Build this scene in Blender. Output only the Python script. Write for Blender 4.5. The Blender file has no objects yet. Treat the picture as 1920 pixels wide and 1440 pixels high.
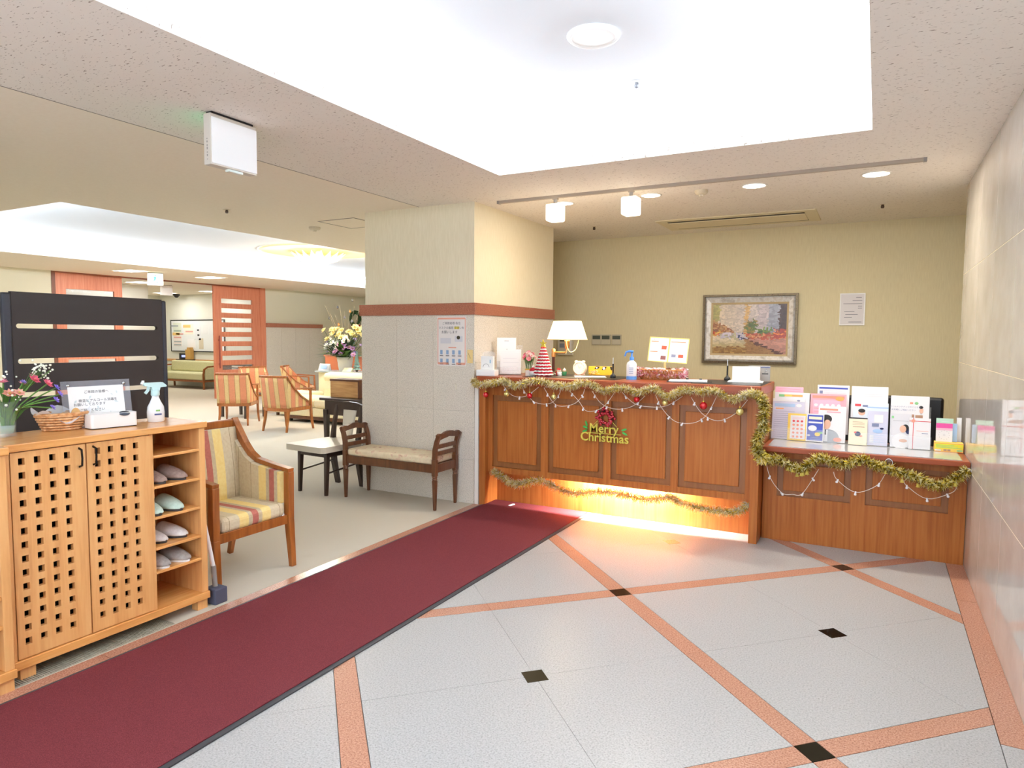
import bpy, bmesh, math, random
from mathutils import Vector, Matrix
PI = math.pi
random.seed(7)
SC = bpy.context.scene
COL = SC.collection

# ------------------------------------------------------------------ camera
cam_d = bpy.data.cameras.new('camera')
cam = bpy.data.objects.new('camera', cam_d)
COL.objects.link(cam)
cam_d.sensor_width = 36.0
cam_d.lens = 1270.33 / 1920 * 36.0
cam_d.clip_end = 100
yaw, pitch, roll = -4.93551762e-01, -6.88202656e-02, 6.92762170e-03
fw = Vector((math.sin(yaw) * math.cos(pitch), math.cos(yaw) * math.cos(pitch), math.sin(pitch)))
r0 = Vector((math.cos(yaw), -math.sin(yaw), 0))
u0 = r0.cross(fw)
rt = r0 * math.cos(roll) + u0 * math.sin(roll)
up = u0 * math.cos(roll) - r0 * math.sin(roll)
M = Matrix((rt, up, -fw)).transposed().to_4x4()
M.translation = Vector((0, 0, 1.45))
cam.matrix_world = M
SC.camera = cam

# ------------------------------------------------------------------ world, exposure, large lights
w = bpy.data.worlds.new('fill_light')  # even background, let in behind the camera as room fill
SC.world = w
w.use_nodes = True
w.node_tree.nodes['Background'].inputs[0].default_value = (0.88, 0.98, 1.09, 1)
w.node_tree.nodes['Background'].inputs[1].default_value = 1.12
SC.view_settings.view_transform = 'Standard'
SC.view_settings.look = 'None'
SC.view_settings.gamma = 1.0
SC.view_settings.use_curve_mapping = False
SC.view_settings.exposure = 0.13
try:
    SC.cycles.max_bounces = 10
    SC.cycles.diffuse_bounces = 6
    SC.cycles.caustics_reflective = False
    SC.cycles.caustics_refractive = False
except Exception:
    pass

H = 2.595          # ceiling height
RZ = 2.845         # upper ceiling inside the coffers

def area(name, loc, sx, sy, power, col=(1, 1, 1), target=None, spread=None):
    l = bpy.data.lights.new(name, 'AREA')
    l.shape = 'RECTANGLE'; l.size = sx; l.size_y = sy
    l.energy = power; l.color = col
    if spread: l.spread = spread
    o = bpy.data.objects.new(name, l); COL.objects.link(o)
    o.location = loc
    d = Vector(target) if target is not None else Vector((0, 0, -1))
    o.rotation_euler = d.to_track_quat('-Z', 'Y').to_euler()
    return o

def point(name, loc, power, col=(1, 1, 1), r=0.03):
    l = bpy.data.lights.new(name, 'POINT'); l.energy = power; l.color = col; l.shadow_soft_size = r
    o = bpy.data.objects.new(name, l); COL.objects.link(o); o.location = loc
    return o

# coffer 1 over the entrance: x -2.41..-0.07, y -1.2..4.265 ; coffer 2 over the lounge
R1 = (-2.41, -1.2, -0.07, 4.265)
R2 = (-10.8, 3.4, -6.29, 12.9)
LEDGE = 0.22
def cove(R, p, col):
    x0, y0, x1, y1 = R
    z = 2.672; k = LEDGE * 0.62
    lx, ly = x1 - x0, y1 - y0
    # each strip is a tube batten lying on the ledge behind the lip
    for loc, s, d, ln in (((x0 - k, (y0 + y1) / 2, z), (0.07, ly), (0.45, 0, 1), ly), ((x1 + k, (y0 + y1) / 2, z), (0.07, ly), (-0.45, 0, 1), ly),
                          (((x0 + x1) / 2, y0 - k, z), (lx, 0.07), (0, 0.45, 1), lx), (((x0 + x1) / 2, y1 + k, z), (lx, 0.07), (0, -0.45, 1), lx)):
        o = area('cove_light', loc, s[0], s[1], p * ln, col)
        vz = -Vector(d).normalized()
        vx = Vector((1, 0, 0)) if abs(d[0]) < 1e-6 else Vector((0, 1, 0)).cross(vz).normalized()
        vy = vz.cross(vx)
        o.rotation_euler = Matrix((vx, vy, vz)).transposed().to_euler()
cove(R1, 19, (0.86, 0.97, 1.10))
cove(R2, 52, (0.87, 0.98, 1.09))
# fill lamp added on the open, unseen side behind the camera
area('entrance_fill', (-1.2, -1.7, 1.4), 3.2, 2.3, 70, (0.88, 0.98, 1.09), (0, 1, 0))

# ------------------------------------------------------------------ materials
def hexc(s):
    s = s.lstrip('#')
    r = [int(s[i:i + 2], 16) / 255 for i in (0, 2, 4)]
    return tuple((c / 12.92 if c <= 0.04045 else ((c + 0.055) / 1.055) ** 2.4) for c in r) + (1,)

MATS = {}
def new_mat(name):
    m = bpy.data.materials.new(name); m.use_nodes = True
    nt = m.node_tree
    return m, nt, nt.nodes['Principled BSDF']

def mat(name, col, rough=0.5, metal=0.0, emit=0.0, spec=0.5, trans=0.0, alpha=1.0, coat=0.0, emit_col=None, ior=None):
    if name in MATS: return MATS[name]
    m, nt, b = new_mat(name)
    b.inputs['Base Color'].default_value = hexc(col)
    b.inputs['Roughness'].default_value = rough
    b.inputs['Metallic'].default_value = metal
    b.inputs['Specular IOR Level'].default_value = spec
    b.inputs['Transmission Weight'].default_value = trans
    b.inputs['Alpha'].default_value = alpha
    b.inputs['Coat Weight'].default_value = coat
    if ior: b.inputs['IOR'].default_value = ior
    if emit:
        b.inputs['Emission Color'].default_value = hexc(emit_col or col)
        b.inputs['Emission Strength'].default_value = emit
    MATS[name] = m
    return m

def nmat(name, cols, scale=(10, 10, 10), rough=0.5, detail=3, dist=0.0, pos=False, stops=None, bump=0.0, bdist=0.002, metal=0.0, coat=0.0, spec=0.5, noise_rough=0.55, kind='noise', const=False, sheen=0.0, bscale=None):
    """procedural two or more colour noise material (grain, speckle, weave)"""
    if name in MATS: return MATS[name]
    m, nt, b = new_mat(name)
    N, L = nt.nodes, nt.links
    if pos:
        src = N.new('ShaderNodeNewGeometry').outputs['Position']
    else:
        src = N.new('ShaderNodeTexCoord').outputs['Object']
    mp = N.new('ShaderNodeMapping'); mp.inputs['Scale'].default_value = scale
    L.new(src, mp.inputs['Vector'])
    if kind == 'voronoi':
        t = N.new('ShaderNodeTexVoronoi'); t.inputs['Scale'].default_value = 1.0
        L.new(mp.outputs[0], t.inputs['Vector'])
        sp = N.new('ShaderNodeSeparateColor'); L.new(t.outputs['Color'], sp.inputs[0])
        fac = sp.outputs[0]
    else:
        t = N.new('ShaderNodeTexNoise'); t.inputs['Scale'].default_value = 1.0
        t.inputs['Detail'].default_value = detail; t.inputs['Distortion'].default_value = dist
        t.inputs['Roughness'].default_value = noise_rough
        L.new(mp.outputs[0], t.inputs['Vector'])
        fac = t.outputs['Fac']
    cr = N.new('ShaderNodeValToRGB')
    n = len(cols)
    st = stops or ([0.3 + 0.4 * i / (n - 1) for i in range(n)])
    e = cr.color_ramp.elements
    while len(e) < n: e.new(0.5)
    for i in range(n):
        e[i].position = st[i]; e[i].color = hexc(cols[i])
    if const: cr.color_ramp.interpolation = 'CONSTANT'
    L.new(fac, cr.inputs[0]); L.new(cr.outputs[0], b.inputs['Base Color'])
    b.inputs['Roughness'].default_value = rough
    b.inputs['Metallic'].default_value = metal
    b.inputs['Coat Weight'].default_value = coat
    b.inputs['Coat Roughness'].default_value = 0.05
    b.inputs['Specular IOR Level'].default_value = spec
    b.inputs['Sheen Weight'].default_value = sheen
    if bump:
        bf = fac
        if bscale:
            t2 = N.new('ShaderNodeTexNoise'); t2.inputs['Scale'].default_value = bscale; t2.inputs['Detail'].default_value = 4
            L.new(src, t2.inputs['Vector']); bf = t2.outputs['Fac']
        bp = N.new('ShaderNodeBump'); bp.inputs['Strength'].default_value = bump; bp.inputs['Distance'].default_value = bdist
        L.new(bf, bp.inputs['Height']); L.new(bp.outputs[0], b.inputs['Normal'])
    MATS[name] = m
    return m

def stripe_mat(name, axis, period, bands, rough=0.85, weave=0.25, off=0.0):
    """woven cloth with stripes running across one object axis; bands = [(start fraction, colour)]"""
    if name in MATS: return MATS[name]
    m, nt, b = new_mat(name); N, L = nt.nodes, nt.links
    tc = N.new('ShaderNodeTexCoord'); sx = N.new('ShaderNodeSeparateXYZ'); L.new(tc.outputs['Object'], sx.inputs[0])
    a = N.new('ShaderNodeMath'); a.operation = 'MULTIPLY_ADD'; a.inputs[1].default_value = 1 / period; a.inputs[2].default_value = off + 10
    L.new(sx.outputs[axis], a.inputs[0])
    fr = N.new('ShaderNodeMath'); fr.operation = 'FRACT'; L.new(a.outputs[0], fr.inputs[0])
    cr = N.new('ShaderNodeValToRGB'); cr.color_ramp.interpolation = 'CONSTANT'
    e = cr.color_ramp.elements
    while len(e) < len(bands): e.new(0.5)
    for i, (p, c_) in enumerate(bands): e[i].position = p; e[i].color = hexc(c_)
    L.new(fr.outputs[0], cr.inputs[0])
    no = N.new('ShaderNodeTexNoise'); no.inputs['Scale'].default_value = 60; no.inputs['Detail'].default_value = 3
    L.new(tc.outputs['Object'], no.inputs['Vector'])
    mx = N.new('ShaderNodeMix'); mx.data_type = 'RGBA'; mx.blend_type = 'OVERLAY'; mx.inputs[0].default_value = weave
    L.new(cr.outputs[0], mx.inputs[6]); L.new(no.outputs['Fac'], mx.inputs[7])
    L.new(mx.outputs[2], b.inputs['Base Color'])
    b.inputs['Roughness'].default_value = rough; b.inputs['Specular IOR Level'].default_value = 0.2
    bp = N.new('ShaderNodeBump'); bp.inputs['Strength'].default_value = 0.15; bp.inputs['Distance'].default_value = 0.001
    L.new(no.outputs['Fac'], bp.inputs['Height']); L.new(bp.outputs[0], b.inputs['Normal'])
    MATS[name] = m
    return m

def foil(name, col, trans=0.5):
    if name in MATS: return MATS[name]
    m, nt, b = new_mat(name)
    b.inputs['Base Color'].default_value = hexc(col); b.inputs['Roughness'].default_value = 0.35
    t = nt.nodes.new('ShaderNodeBsdfTranslucent'); t.inputs[0].default_value = hexc(col)
    mx = nt.nodes.new('ShaderNodeMixShader'); mx.inputs[0].default_value = trans
    nt.links.new(b.outputs[0], mx.inputs[1]); nt.links.new(t.outputs[0], mx.inputs[2])
    nt.links.new(mx.outputs[0], nt.nodes['Material Output'].inputs['Surface'])
    MATS[name] = m
    return m

# setting
def ceiling_board(name):
    """rockwool board: pale with short dark fissures drawn in colour only"""
    m, nt, b = new_mat(name); N, L = nt.nodes, nt.links
    g = N.new('ShaderNodeNewGeometry')
    mp = N.new('ShaderNodeMapping'); mp.inputs['Scale'].default_value = (44, 140, 44); mp.inputs['Rotation'].default_value = (0, 0, 0.5)
    L.new(g.outputs['Position'], mp.inputs['Vector'])
    n = N.new('ShaderNodeTexNoise'); n.inputs['Scale'].default_value = 1; n.inputs['Detail'].default_value = 1.5; n.inputs['Distortion'].default_value = 0.6
    L.new(mp.outputs[0], n.inputs['Vector'])
    cr = N.new('ShaderNodeValToRGB'); e = cr.color_ramp.elements
    e[0].position = 0.29; e[0].color = hexc('#988b7e'); e[1].position = 0.345; e[1].color = hexc('#eae4db')
    L.new(n.outputs['Fac'], cr.inputs[0]); L.new(cr.outputs[0], b.inputs['Base Color'])
    b.inputs['Roughness'].default_value = 0.9; b.inputs['Specular IOR Level'].default_value = 0.1
    return m
M_CEIL = ceiling_board('rockwool ceiling board')
M_CEIL2 = nmat('painted lounge ceiling', ['#efe4d2', '#f2e8d7'], (40, 40, 40), 0.9, pos=True)
M_COVE2 = mat('lounge coffer paint', '#cdd0d5', 0.85, spec=0.1)
M_COVE = mat('white coffer paint', '#dfe1e4', 0.85, spec=0.1)
M_WALLP = nmat('cream wallpaper', ['#e2d7b9', '#ebe1c6'], (140, 140, 10), 0.85, pos=True, bump=0.05)
M_WALLP2 = nmat('back wall wallpaper', ['#d3c69f', '#dcd0aa'], (140, 140, 10), 0.85, pos=True, bump=0.05)
M_WALLW = mat('white wall paint', '#e6e6dc', 0.85)
M_WALLC = mat('cream wall paint', '#d6d0b9', 0.85)
M_PSTONE = nmat('grey pillar granite', ['#b0a79b', '#dad1c3', '#e8e1d6'], (150, 150, 150), 0.32, 2, pos=True, stops=[0.28, 0.5, 0.72])
M_BAND = nmat('brown granite band', ['#7a4536', '#a4644c', '#b87c62'], (170, 170, 170), 0.22, 2, pos=True, stops=[0.3, 0.5, 0.72])
M_RSTONE = nmat('polished beige stone', ['#c4bcb5', '#ccc5be', '#d3cdc7'], (5, 5, 5), 0.035, 6, pos=True, spec=0.55)
M_JOINT = mat('pale joint', '#eadcc0', 0.7)
M_JOINT2 = mat('grey joint', '#8a8076', 0.8)
M_GRANITE = nmat('white entrance granite', ['#84827e', '#a8a6a3', '#bab8b6'], (140, 140, 140), 0.3, 3, pos=True, stops=[0.3, 0.46, 0.66], noise_rough=0.7)
M_PINK = nmat('pink granite strip', ['#7a5243', '#b27e66', '#c89a82'], (150, 150, 150), 0.2, 3, pos=True, stops=[0.3, 0.48, 0.68], noise_rough=0.7)
M_BLACKT = mat('black polished tile', '#14130f', 0.06)
M_GROUT = mat('pale grout', '#b9b5af', 0.8)
M_CARPET = nmat('beige lounge carpet', ['#b9b1a0', '#c5bcab', '#cdc5b4'], (420, 420, 420), 0.95, 2, pos=True, bump=0.25, spec=0.1)
M_RED = nmat('red carpet pile', ['#56262a', '#6c3034', '#7e3d40'], (300, 300, 300), 0.95, 3, pos=True, bump=0.4, spec=0.1, noise_rough=0.75)
M_RUBBER = mat('dark rubber edge', '#3c3b3e', 0.6)
M_GRATE = nmat('ribbed grey matting', ['#8f8877', '#a39c8a'], (90, 90, 90), 0.7, pos=True)
# woods
M_DESK = nmat('cherry desk veneer', ['#985324', '#a9642f', '#b26f38'], (55, 55, 2.2), 0.35, 4, pos=True, stops=[0.3, 0.52, 0.74], spec=0.25)
M_DESKD = nmat('darker cherry grain', ['#855028', '#935e30'], (55, 55, 2.2), 0.4, 3, pos=True)  # desk veneer grain in darker tones, for the recessed fields
M_TOPW = nmat('cherry top edge', ['#8e4325', '#9c4e2d'], (3, 40, 40), 0.3, 3, pos=True, spec=0.3)
M_CAB = nmat('honey oak cabinet', ['#cd9154', '#daa062', '#e0ab6e'], (40, 40, 3), 0.35, 4, pos=True, stops=[0.3, 0.5, 0.72], coat=0.1)
M_CABH = nmat('honey oak board', ['#cb8a4a', '#d89956', '#e0a462'], (40, 3, 40), 0.25, 4, pos=True, stops=[0.3, 0.5, 0.72], coat=0.2)
M_WALN = nmat('brown stained wood', ['#4e2a14', '#5f361c', '#6d4224'], (40, 40, 4), 0.35, 4, coat=0.1)
M_DARKW = nmat('dark espresso wood', ['#2b1a13', '#38241b'], (40, 40, 4), 0.3, 3, coat=0.15)
M_CHW = nmat('orange brown chair wood', ['#7e4318', '#93531f', '#a2602c'], (40, 40, 5), 0.3, 4, coat=0.2)
M_DOORW = nmat('terracotta door veneer', ['#b96a4a', '#c47655', '#cb8262'], (30, 30, 2), 0.45, 3, pos=True)
M_BOXW = nmat('light striped wood', ['#a9743c', '#c8955a', '#d6a76c'], (4, 60, 60), 0.5, 4)
# misc
M_WHITE = mat('white plastic', '#f0f0ef', 0.4)
M_PAPER = mat('white paper', '#f6f5f3', 0.7)
M_BLK = mat('black plastic', '#17171a', 0.4)
M_CHROME = mat('chrome', '#c9cacc', 0.15, 1.0)
M_GREYM = mat('grey painted metal', '#8f8a86', 0.4)
M_ACR = mat('clear acrylic', '#eef3f8', 0.05, alpha=0.10)
M_GLASS = mat('clear vase glass', '#dfeeea', 0.03, alpha=0.07)
M_GREEN = nmat('leaf green', ['#3f6a22', '#5f8a34'], (30, 30, 30), 0.6)
M_GREEND = nmat('deep leaf green', ['#1f3d1c', '#33582a'], (30, 30, 30), 0.6)
M_GOLD = mat('gold foil', '#d9c04a', 0.28, 0.85)
M_GOLDP = mat('pale gold foil', '#f0e2a8', 0.3, 0.6)
M_GOLDO = mat('olive gold foil', '#b9a22c', 0.26, 0.85)
M_REDB = mat('glossy red', '#c5121c', 0.12, 0.2, coat=0.5)

# ------------------------------------------------------------------ mesh builder
class MB:
    def __init__(s):
        s.v = []; s.f = []; s.m = []; s.sm = []
    def add(s, vs, fs, mi=0, smooth=False):
        o = len(s.v)
        s.v.extend([tuple(p) for p in vs])
        for f in fs:
            s.f.append([i + o for i in f]); s.m.append(mi); s.sm.append(smooth)
        return s
    def box(s, x0, y0, z0, x1, y1, z1, mi=0, T=None):
        vs = [(x0, y0, z0), (x1, y0, z0), (x1, y1, z0), (x0, y1, z0), (x0, y0, z1), (x1, y0, z1), (x1, y1, z1), (x0, y1, z1)]
        if T is not None: vs = [T @ Vector(p) for p in vs]
        return s.add(vs, [(3, 2, 1, 0), (4, 5, 6, 7), (0, 1, 5, 4), (1, 2, 6, 5), (2, 3, 7, 6), (3, 0, 4, 7)], mi)
    def bar(s, p0, p1, a, b=None, up=(0, 0, 1), mi=0):
        """rectangular tapered bar, a and b = (width, depth) at each end"""
        p0, p1 = Vector(p0), Vector(p1); b = b or a
        d = (p1 - p0).normalized(); u = Vector(up)
        if abs(d.dot(u)) > 0.95: u = Vector((0, 1, 0))
        x = u.cross(d).normalized(); y = d.cross(x)
        vs = []
        for p, (wa, wb) in ((p0, a), (p1, b)):
            for i, j in ((-1, -1), (1, -1), (1, 1), (-1, 1)):
                vs.append(p + x * (i * wa / 2) + y * (j * wb / 2))
        return s.add(vs, [(3, 2, 1, 0), (4, 5, 6, 7), (0, 1, 5, 4), (1, 2, 6, 5), (2, 3, 7, 6), (3, 0, 4, 7)], mi)
    def path_bar(s, pts, wa, wb, up=(0, 0, 1), mi=0):
        """bar following a polyline with mitred sections; wa along side, wb along up"""
        P = [Vector(p) for p in pts]; n = len(P); vs = []
        for i in range(n):
            d = (P[min(i + 1, n - 1)] - P[max(i - 1, 0)]).normalized()
            u = Vector(up); x = u.cross(d).normalized(); y = d.cross(x)
            a = wa[i] if isinstance(wa, (list, tuple)) else wa
            bb = wb[i] if isinstance(wb, (list, tuple)) else wb
            for q, r in ((-1, -1), (1, -1), (1, 1), (-1, 1)):
                vs.append(P[i] + x * (q * a / 2) + y * (r * bb / 2))
        fs = [(3, 2, 1, 0), tuple(4 * (n - 1) + k for k in range(4))]
        for i in range(n - 1):
            for k in range(4):
                k2 = (k + 1) % 4
                fs.append((4 * i + k, 4 * i + k2, 4 * i + 4 + k2, 4 * i + 4 + k))
        return s.add(vs, fs, mi)
    def tube(s, pts, rad, n=8, mi=0, cap=True, smooth=True):
        P = [Vector(p) for p in pts]; m = len(P); vs = []; fs = []
        ref = None
        for i in range(m):
            d = (P[min(i + 1, m - 1)] - P[max(i - 1, 0)]).normalized()
            if ref is None:
                ref = Vector((0, 0, 1)) if abs(d.z) < 0.9 else Vector((1, 0, 0))
            x = (ref - d * ref.dot(d)).normalized(); ref = x; y = d.cross(x)
            r = rad[i] if isinstance(rad, (list, tuple)) else rad
            for k in range(n):
                a = 2 * PI * k / n
                vs.append(P[i] + x * (r * math.cos(a)) + y * (r * math.sin(a)))
        for i in range(m - 1):
            for k in range(n):
                k2 = (k + 1) % n
                fs.append((i * n + k, i * n + k2, (i + 1) * n + k2, (i + 1) * n + k))
        s.add(vs, fs, mi, smooth)
        if cap:
            s.add(vs[:n], [tuple(reversed(range(n)))], mi); s.add(vs[-n:], [tuple(range(n))], mi)
        return s
    def lathe(s, prof, n=24, c=(0, 0, 0), sx=1, sy=1, mi=0, smooth=True, T=None, cap=True):
        vs = []; fs = []; m = len(prof)
        for r, z in prof:
            for k in range(n):
                a = 2 * PI * k / n
                p = Vector((c[0] + r * sx * math.cos(a), c[1] + r * sy * math.sin(a), c[2] + z))
                vs.append(T @ p if T is not None else p)
        for i in range(m - 1):
            for k in range(n):
                k2 = (k + 1) % n
                fs.append((i * n + k, i * n + k2, (i + 1) * n + k2, (i + 1) * n + k))
        s.add(vs, fs, mi, smooth)
        if cap and prof[0][0] > 1e-6 and prof[-1][0] > 1e-6:
            s.add(vs[:n], [tuple(reversed(range(n)))], mi); s.add(vs[-n:], [tuple(range(n))], mi)
        return s
    def ell(s, c, r, n=12, m=8, mi=0, T=None):
        r = (r, r, r) if not isinstance(r, (tuple, list)) else r
        pr = [(math.sin(PI * i / m), -math.cos(PI * i / m)) for i in range(m + 1)]
        vs = []; fs = []
        for a_, z in pr:
            for k in range(n):
                t = 2 * PI * k / n
                p = Vector((a_ * r[0] * math.cos(t), a_ * r[1] * math.sin(t), z * r[2]))
                if T is not None: p = T @ p
                vs.append(p + Vector(c))
        for i in range(m):
            for k in range(n):
                k2 = (k + 1) % n
                fs.append((i * n + k, i * n + k2, (i + 1) * n + k2, (i + 1) * n + k))
        return s.add(vs, fs, mi, True)
    def prism(s, poly, a0, a1, axis='z', mi=0, smooth=False):
        """extrude a 2-D outline between a0 and a1 along an axis"""
        def P(u, v_, a):
            return {'z': (u, v_, a), 'y': (u, a, v_), 'x': (a, u, v_)}[axis]
        n = len(poly)
        vs = [P(u, v_, a0) for u, v_ in poly] + [P(u, v_, a1) for u, v_ in poly]
        s.add(vs, [tuple(reversed(range(n))), tuple(range(n, 2 * n))], mi)
        s.add(vs, [(i, (i + 1) % n, n + (i + 1) % n, n + i) for i in range(n)], mi, smooth)
        return s
    def surf(s, fn, nu, nv, mi=0, smooth=True):
        vs = [fn(i / nu, j / nv) for i in range(nu + 1) for j in range(nv + 1)]
        fs = [(i * (nv + 1) + j, (i + 1) * (nv + 1) + j, (i + 1) * (nv + 1) + j + 1, i * (nv + 1) + j + 1) for i in range(nu) for j in range(nv)]
        return s.add(vs, fs, mi, smooth)
    def xf(s, T, start=0):
        for i in range(start, len(s.v)): s.v[i] = tuple(T @ Vector(s.v[i]))
        return s
    def mesh(s, name, mats):
        me = bpy.data.meshes.new(name)
        me.from_pydata(s.v, [], s.f)
        for m in (mats if isinstance(mats, (list, tuple)) else [mats]): me.materials.append(m)
        me.polygons.foreach_set('material_index', s.m)
        me.polygons.foreach_set('use_smooth', s.sm)
        me.update()
        bm = bmesh.new(); bm.from_mesh(me)
        bmesh.ops.recalc_face_normals(bm, faces=bm.faces)
        bm.to_mesh(me); bm.free()
        return me
    def build(s, name, mats, parent=None, bevel=0, seg=2, kind=None, label=None, solid=0, subd=0):
        o = bpy.data.objects.new(name, s.mesh(name, mats)); COL.objects.link(o)
        if parent is not None: o.parent = parent
        if solid:
            md = o.modifiers.new('solid', 'SOLIDIFY'); md.thickness = solid; md.offset = 0
        if bevel:
            md = o.modifiers.new('bevel', 'BEVEL'); md.width = bevel; md.segments = seg; md.limit_method = 'ANGLE'; md.angle_limit = 0.6
        if subd:
            md = o.modifiers.new('subd', 'SUBSURF'); md.levels = subd; md.render_levels = subd
        if kind: o['kind'] = kind
        if label: o['label'] = label
        return o

def tag(o, label, cat, group=None):
    o['label'] = label; o['category'] = cat
    if group: o['group'] = group
    return o

def thing(name, label, cat, loc=(0, 0, 0), rz=0.0, group=None):
    o = bpy.data.objects.new(name, None); COL.objects.link(o)
    o.empty_display_size = 0.05
    o.location = loc; o.rotation_euler = (0, 0, rz)
    return tag(o, label, cat, group)

def struct(o):
    o['kind'] = 'structure'; return o

def root(name, loc=(0, 0, 0)):
    o = bpy.data.objects.new(name, None); COL.objects.link(o); o.location = loc
    o['kind'] = 'structure'
    return o

def dup(r, loc, rz=0.0, label=None):
    c = r.copy(); COL.objects.link(c); c.location = loc; c.rotation_euler = (0, 0, rz)
    if label: c['label'] = label
    for ch in list(r.children):
        k = ch.copy(); COL.objects.link(k); k.parent = c
        for g in ch.children:
            q = g.copy(); COL.objects.link(q); q.parent = k
    return c

def text(body, size, parent, loc, rot, m, align='CENTER', name='lettering', extrude=0.0, bold=0.0):
    cu = bpy.data.curves.new(name, 'FONT'); cu.body = body; cu.size = size
    cu.align_x = align; cu.align_y = 'CENTER'; cu.extrude = extrude; cu.offset = bold
    cu.resolution_u = 3
    cu.materials.append(m)
    o = bpy.data.objects.new(name, cu); COL.objects.link(o)
    if parent is not None: o.parent = parent
    o.location = loc; o.rotation_euler = rot
    return o

def spline(pts, k=6):
    """Catmull-Rom through points"""
    P = [Vector(p) for p in pts]; out = []
    for i in range(len(P) - 1):
        a, b, c, d = P[max(i - 1, 0)], P[i], P[i + 1], P[min(i + 2, len(P) - 1)]
        for j in range(k):
            t = j / k
            out.append(0.5 * ((2 * b) + (c - a) * t + (2 * a - 5 * b + 4 * c - d) * t * t + (3 * b - a - 3 * c + d) * t ** 3))
    out.append(P[-1])
    return out
# ------------------------------------------------------------------ floor
def clip(poly, x0, y0, x1, y1):
    for ax, lim, sg in ((0, x0, 1), (0, x1, -1), (1, y0, 1), (1, y1, -1)):
        out = []
        for i in range(len(poly)):
            a, b = poly[i], poly[(i + 1) % len(poly)]
            da, db = (a[ax] - lim) * sg, (b[ax] - lim) * sg
            if da >= 0: out.append(a)
            if (da >= 0) != (db >= 0):
                t = da / (da - db); out.append((a[0] + (b[0] - a[0]) * t, a[1] + (b[1] - a[1]) * t))
        poly = out
        if len(poly) < 3: return []
    return poly
def parea(p): return abs(sum(p[i][0] * p[(i + 1) % len(p)][1] - p[(i + 1) % len(p)][0] * p[i][1] for i in range(len(p)))) / 2

fb = MB()
fb.box(-19, -1.6, -0.08, 1.5, 15.8, -0.013)
floor = struct(fb.build('floor', M_GROUT))
cb = MB()
cb.box(-19, -1.6, -0.0128, -3.052, 15.8, 0.0)
cb.box(-3.052, 5.215, -0.0128, 1.5, 7.6, 0.0)
cb.build('carpet', M_CARPET, floor)
ap = MB(); ap.box(-3.05, -1.6, -0.0128, 0.545, 0.62, -0.0005)
ap.build('granite_apron', M_GRANITE, floor)
UX, UY = -0.14, 2.53
P_ = 1.1 / math.sqrt(2)
q2 = math.sqrt(0.5)
def uv2xy(u, v): return (UX + (u - v) * q2, UY + (u + v) * q2)
SH = 0.047; GR = 0.003; GT = 0.0007
RECT = (-2.938, 0.625, 0.444, 5.212)
def off(k): return SH + GR if k % 2 == 0 else GT
def lay(name, m, poly):
    pts = clip([uv2xy(*p) for p in poly], *RECT)
    if len(pts) < 3 or parea(pts) < 1e-4 or max(p[0] for p in pts) < -2.05: return
    b = MB(); b.prism(pts, -0.0128, random.uniform(-0.0004, 0.0), 'z')
    b.build(name, m, floor)
for a in range(-6, 7):
    for b_ in range(-6, 7):
        u0_, u1_ = a * P_ + off(a), (a + 1) * P_ - off(a + 1)
        v0_, v1_ = b_ * P_ + off(b_), (b_ + 1) * P_ - off(b_ + 1)
        nu_ = a if a % 2 else a + 1; nv_ = b_ if b_ % 2 else b_ + 1
        cn = SH + GT
        poly = []
        for (i, j) in ((0, 0), (1, 0), (1, 1), (0, 1)):
            cu_, cv_ = (u0_, u1_)[i], (v0_, v1_)[j]
            if (a + i) == nu_ and (b_ + j) == nv_:
                iu = nu_ * P_ + (cn if i == 0 else -cn); iv = nv_ * P_ + (cn if j == 0 else -cn)
                tri = [(cu_, iv), (iu, iv), (iu, cv_)]
                if (i, j) in ((1, 0), (0, 1)): tri = tri[::-1]
                poly += tri if (i, j) in ((0, 0), (1, 1)) else tri
            else:
                poly.append((cu_, cv_))
        # make the outline simple: order points around the cell
        lay('granite_tile', M_GRANITE, poly)
        # strips along v-even lines and u-even lines
        if b_ % 2 == 0:
            lay('strip_tile', M_PINK, [(a * P_ + off(a), b_ * P_ - SH), ((a + 1) * P_ - off(a + 1), b_ * P_ - SH), ((a + 1) * P_ - off(a + 1), b_ * P_ + SH), (a * P_ + off(a), b_ * P_ + SH)])
        if a % 2 == 0:
            lay('strip_tile', M_PINK, [(a * P_ - SH, b_ * P_ + off(b_)), (a * P_ + SH, b_ * P_ + off(b_)), (a * P_ + SH, (b_ + 1) * P_ - off(b_ + 1)), (a * P_ - SH, (b_ + 1) * P_ - off(b_ + 1))])
        if (a + b_) % 2 == 0:
            lay('black_tile', M_PINK if (a, b_) == (1, 3) else M_BLACKT, [(a * P_ - SH, b_ * P_ - SH), (a * P_ + SH, b_ * P_ - SH), (a * P_ + SH, b_ * P_ + SH), (a * P_ - SH, b_ * P_ + SH)])
def rect_tile(name, m, x0, y0, x1, y1):
    b = MB(); b.box(x0, y0, -0.0128, x1, y1, 0.0); b.build(name, m, floor)
yy = [2.906, 3.52, 4.45, 5.21]
for i in range(3): rect_tile('border_tile', M_PINK, 0.447, yy[i] + 0.0015, 0.543, yy[i + 1] - 0.0015)
for k in range(4): rect_tile('granite_tile', M_GRANITE, 0.447, 0.625 + k * 0.57, 0.543, 0.625 + (k + 1) * 0.57 - 0.002)
for k in range(7): rect_tile('border_tile', M_PINK, -3.05, -0.85 + k * 0.866, -2.941, -0.85 + (k + 1) * 0.866 - 0.003)

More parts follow.
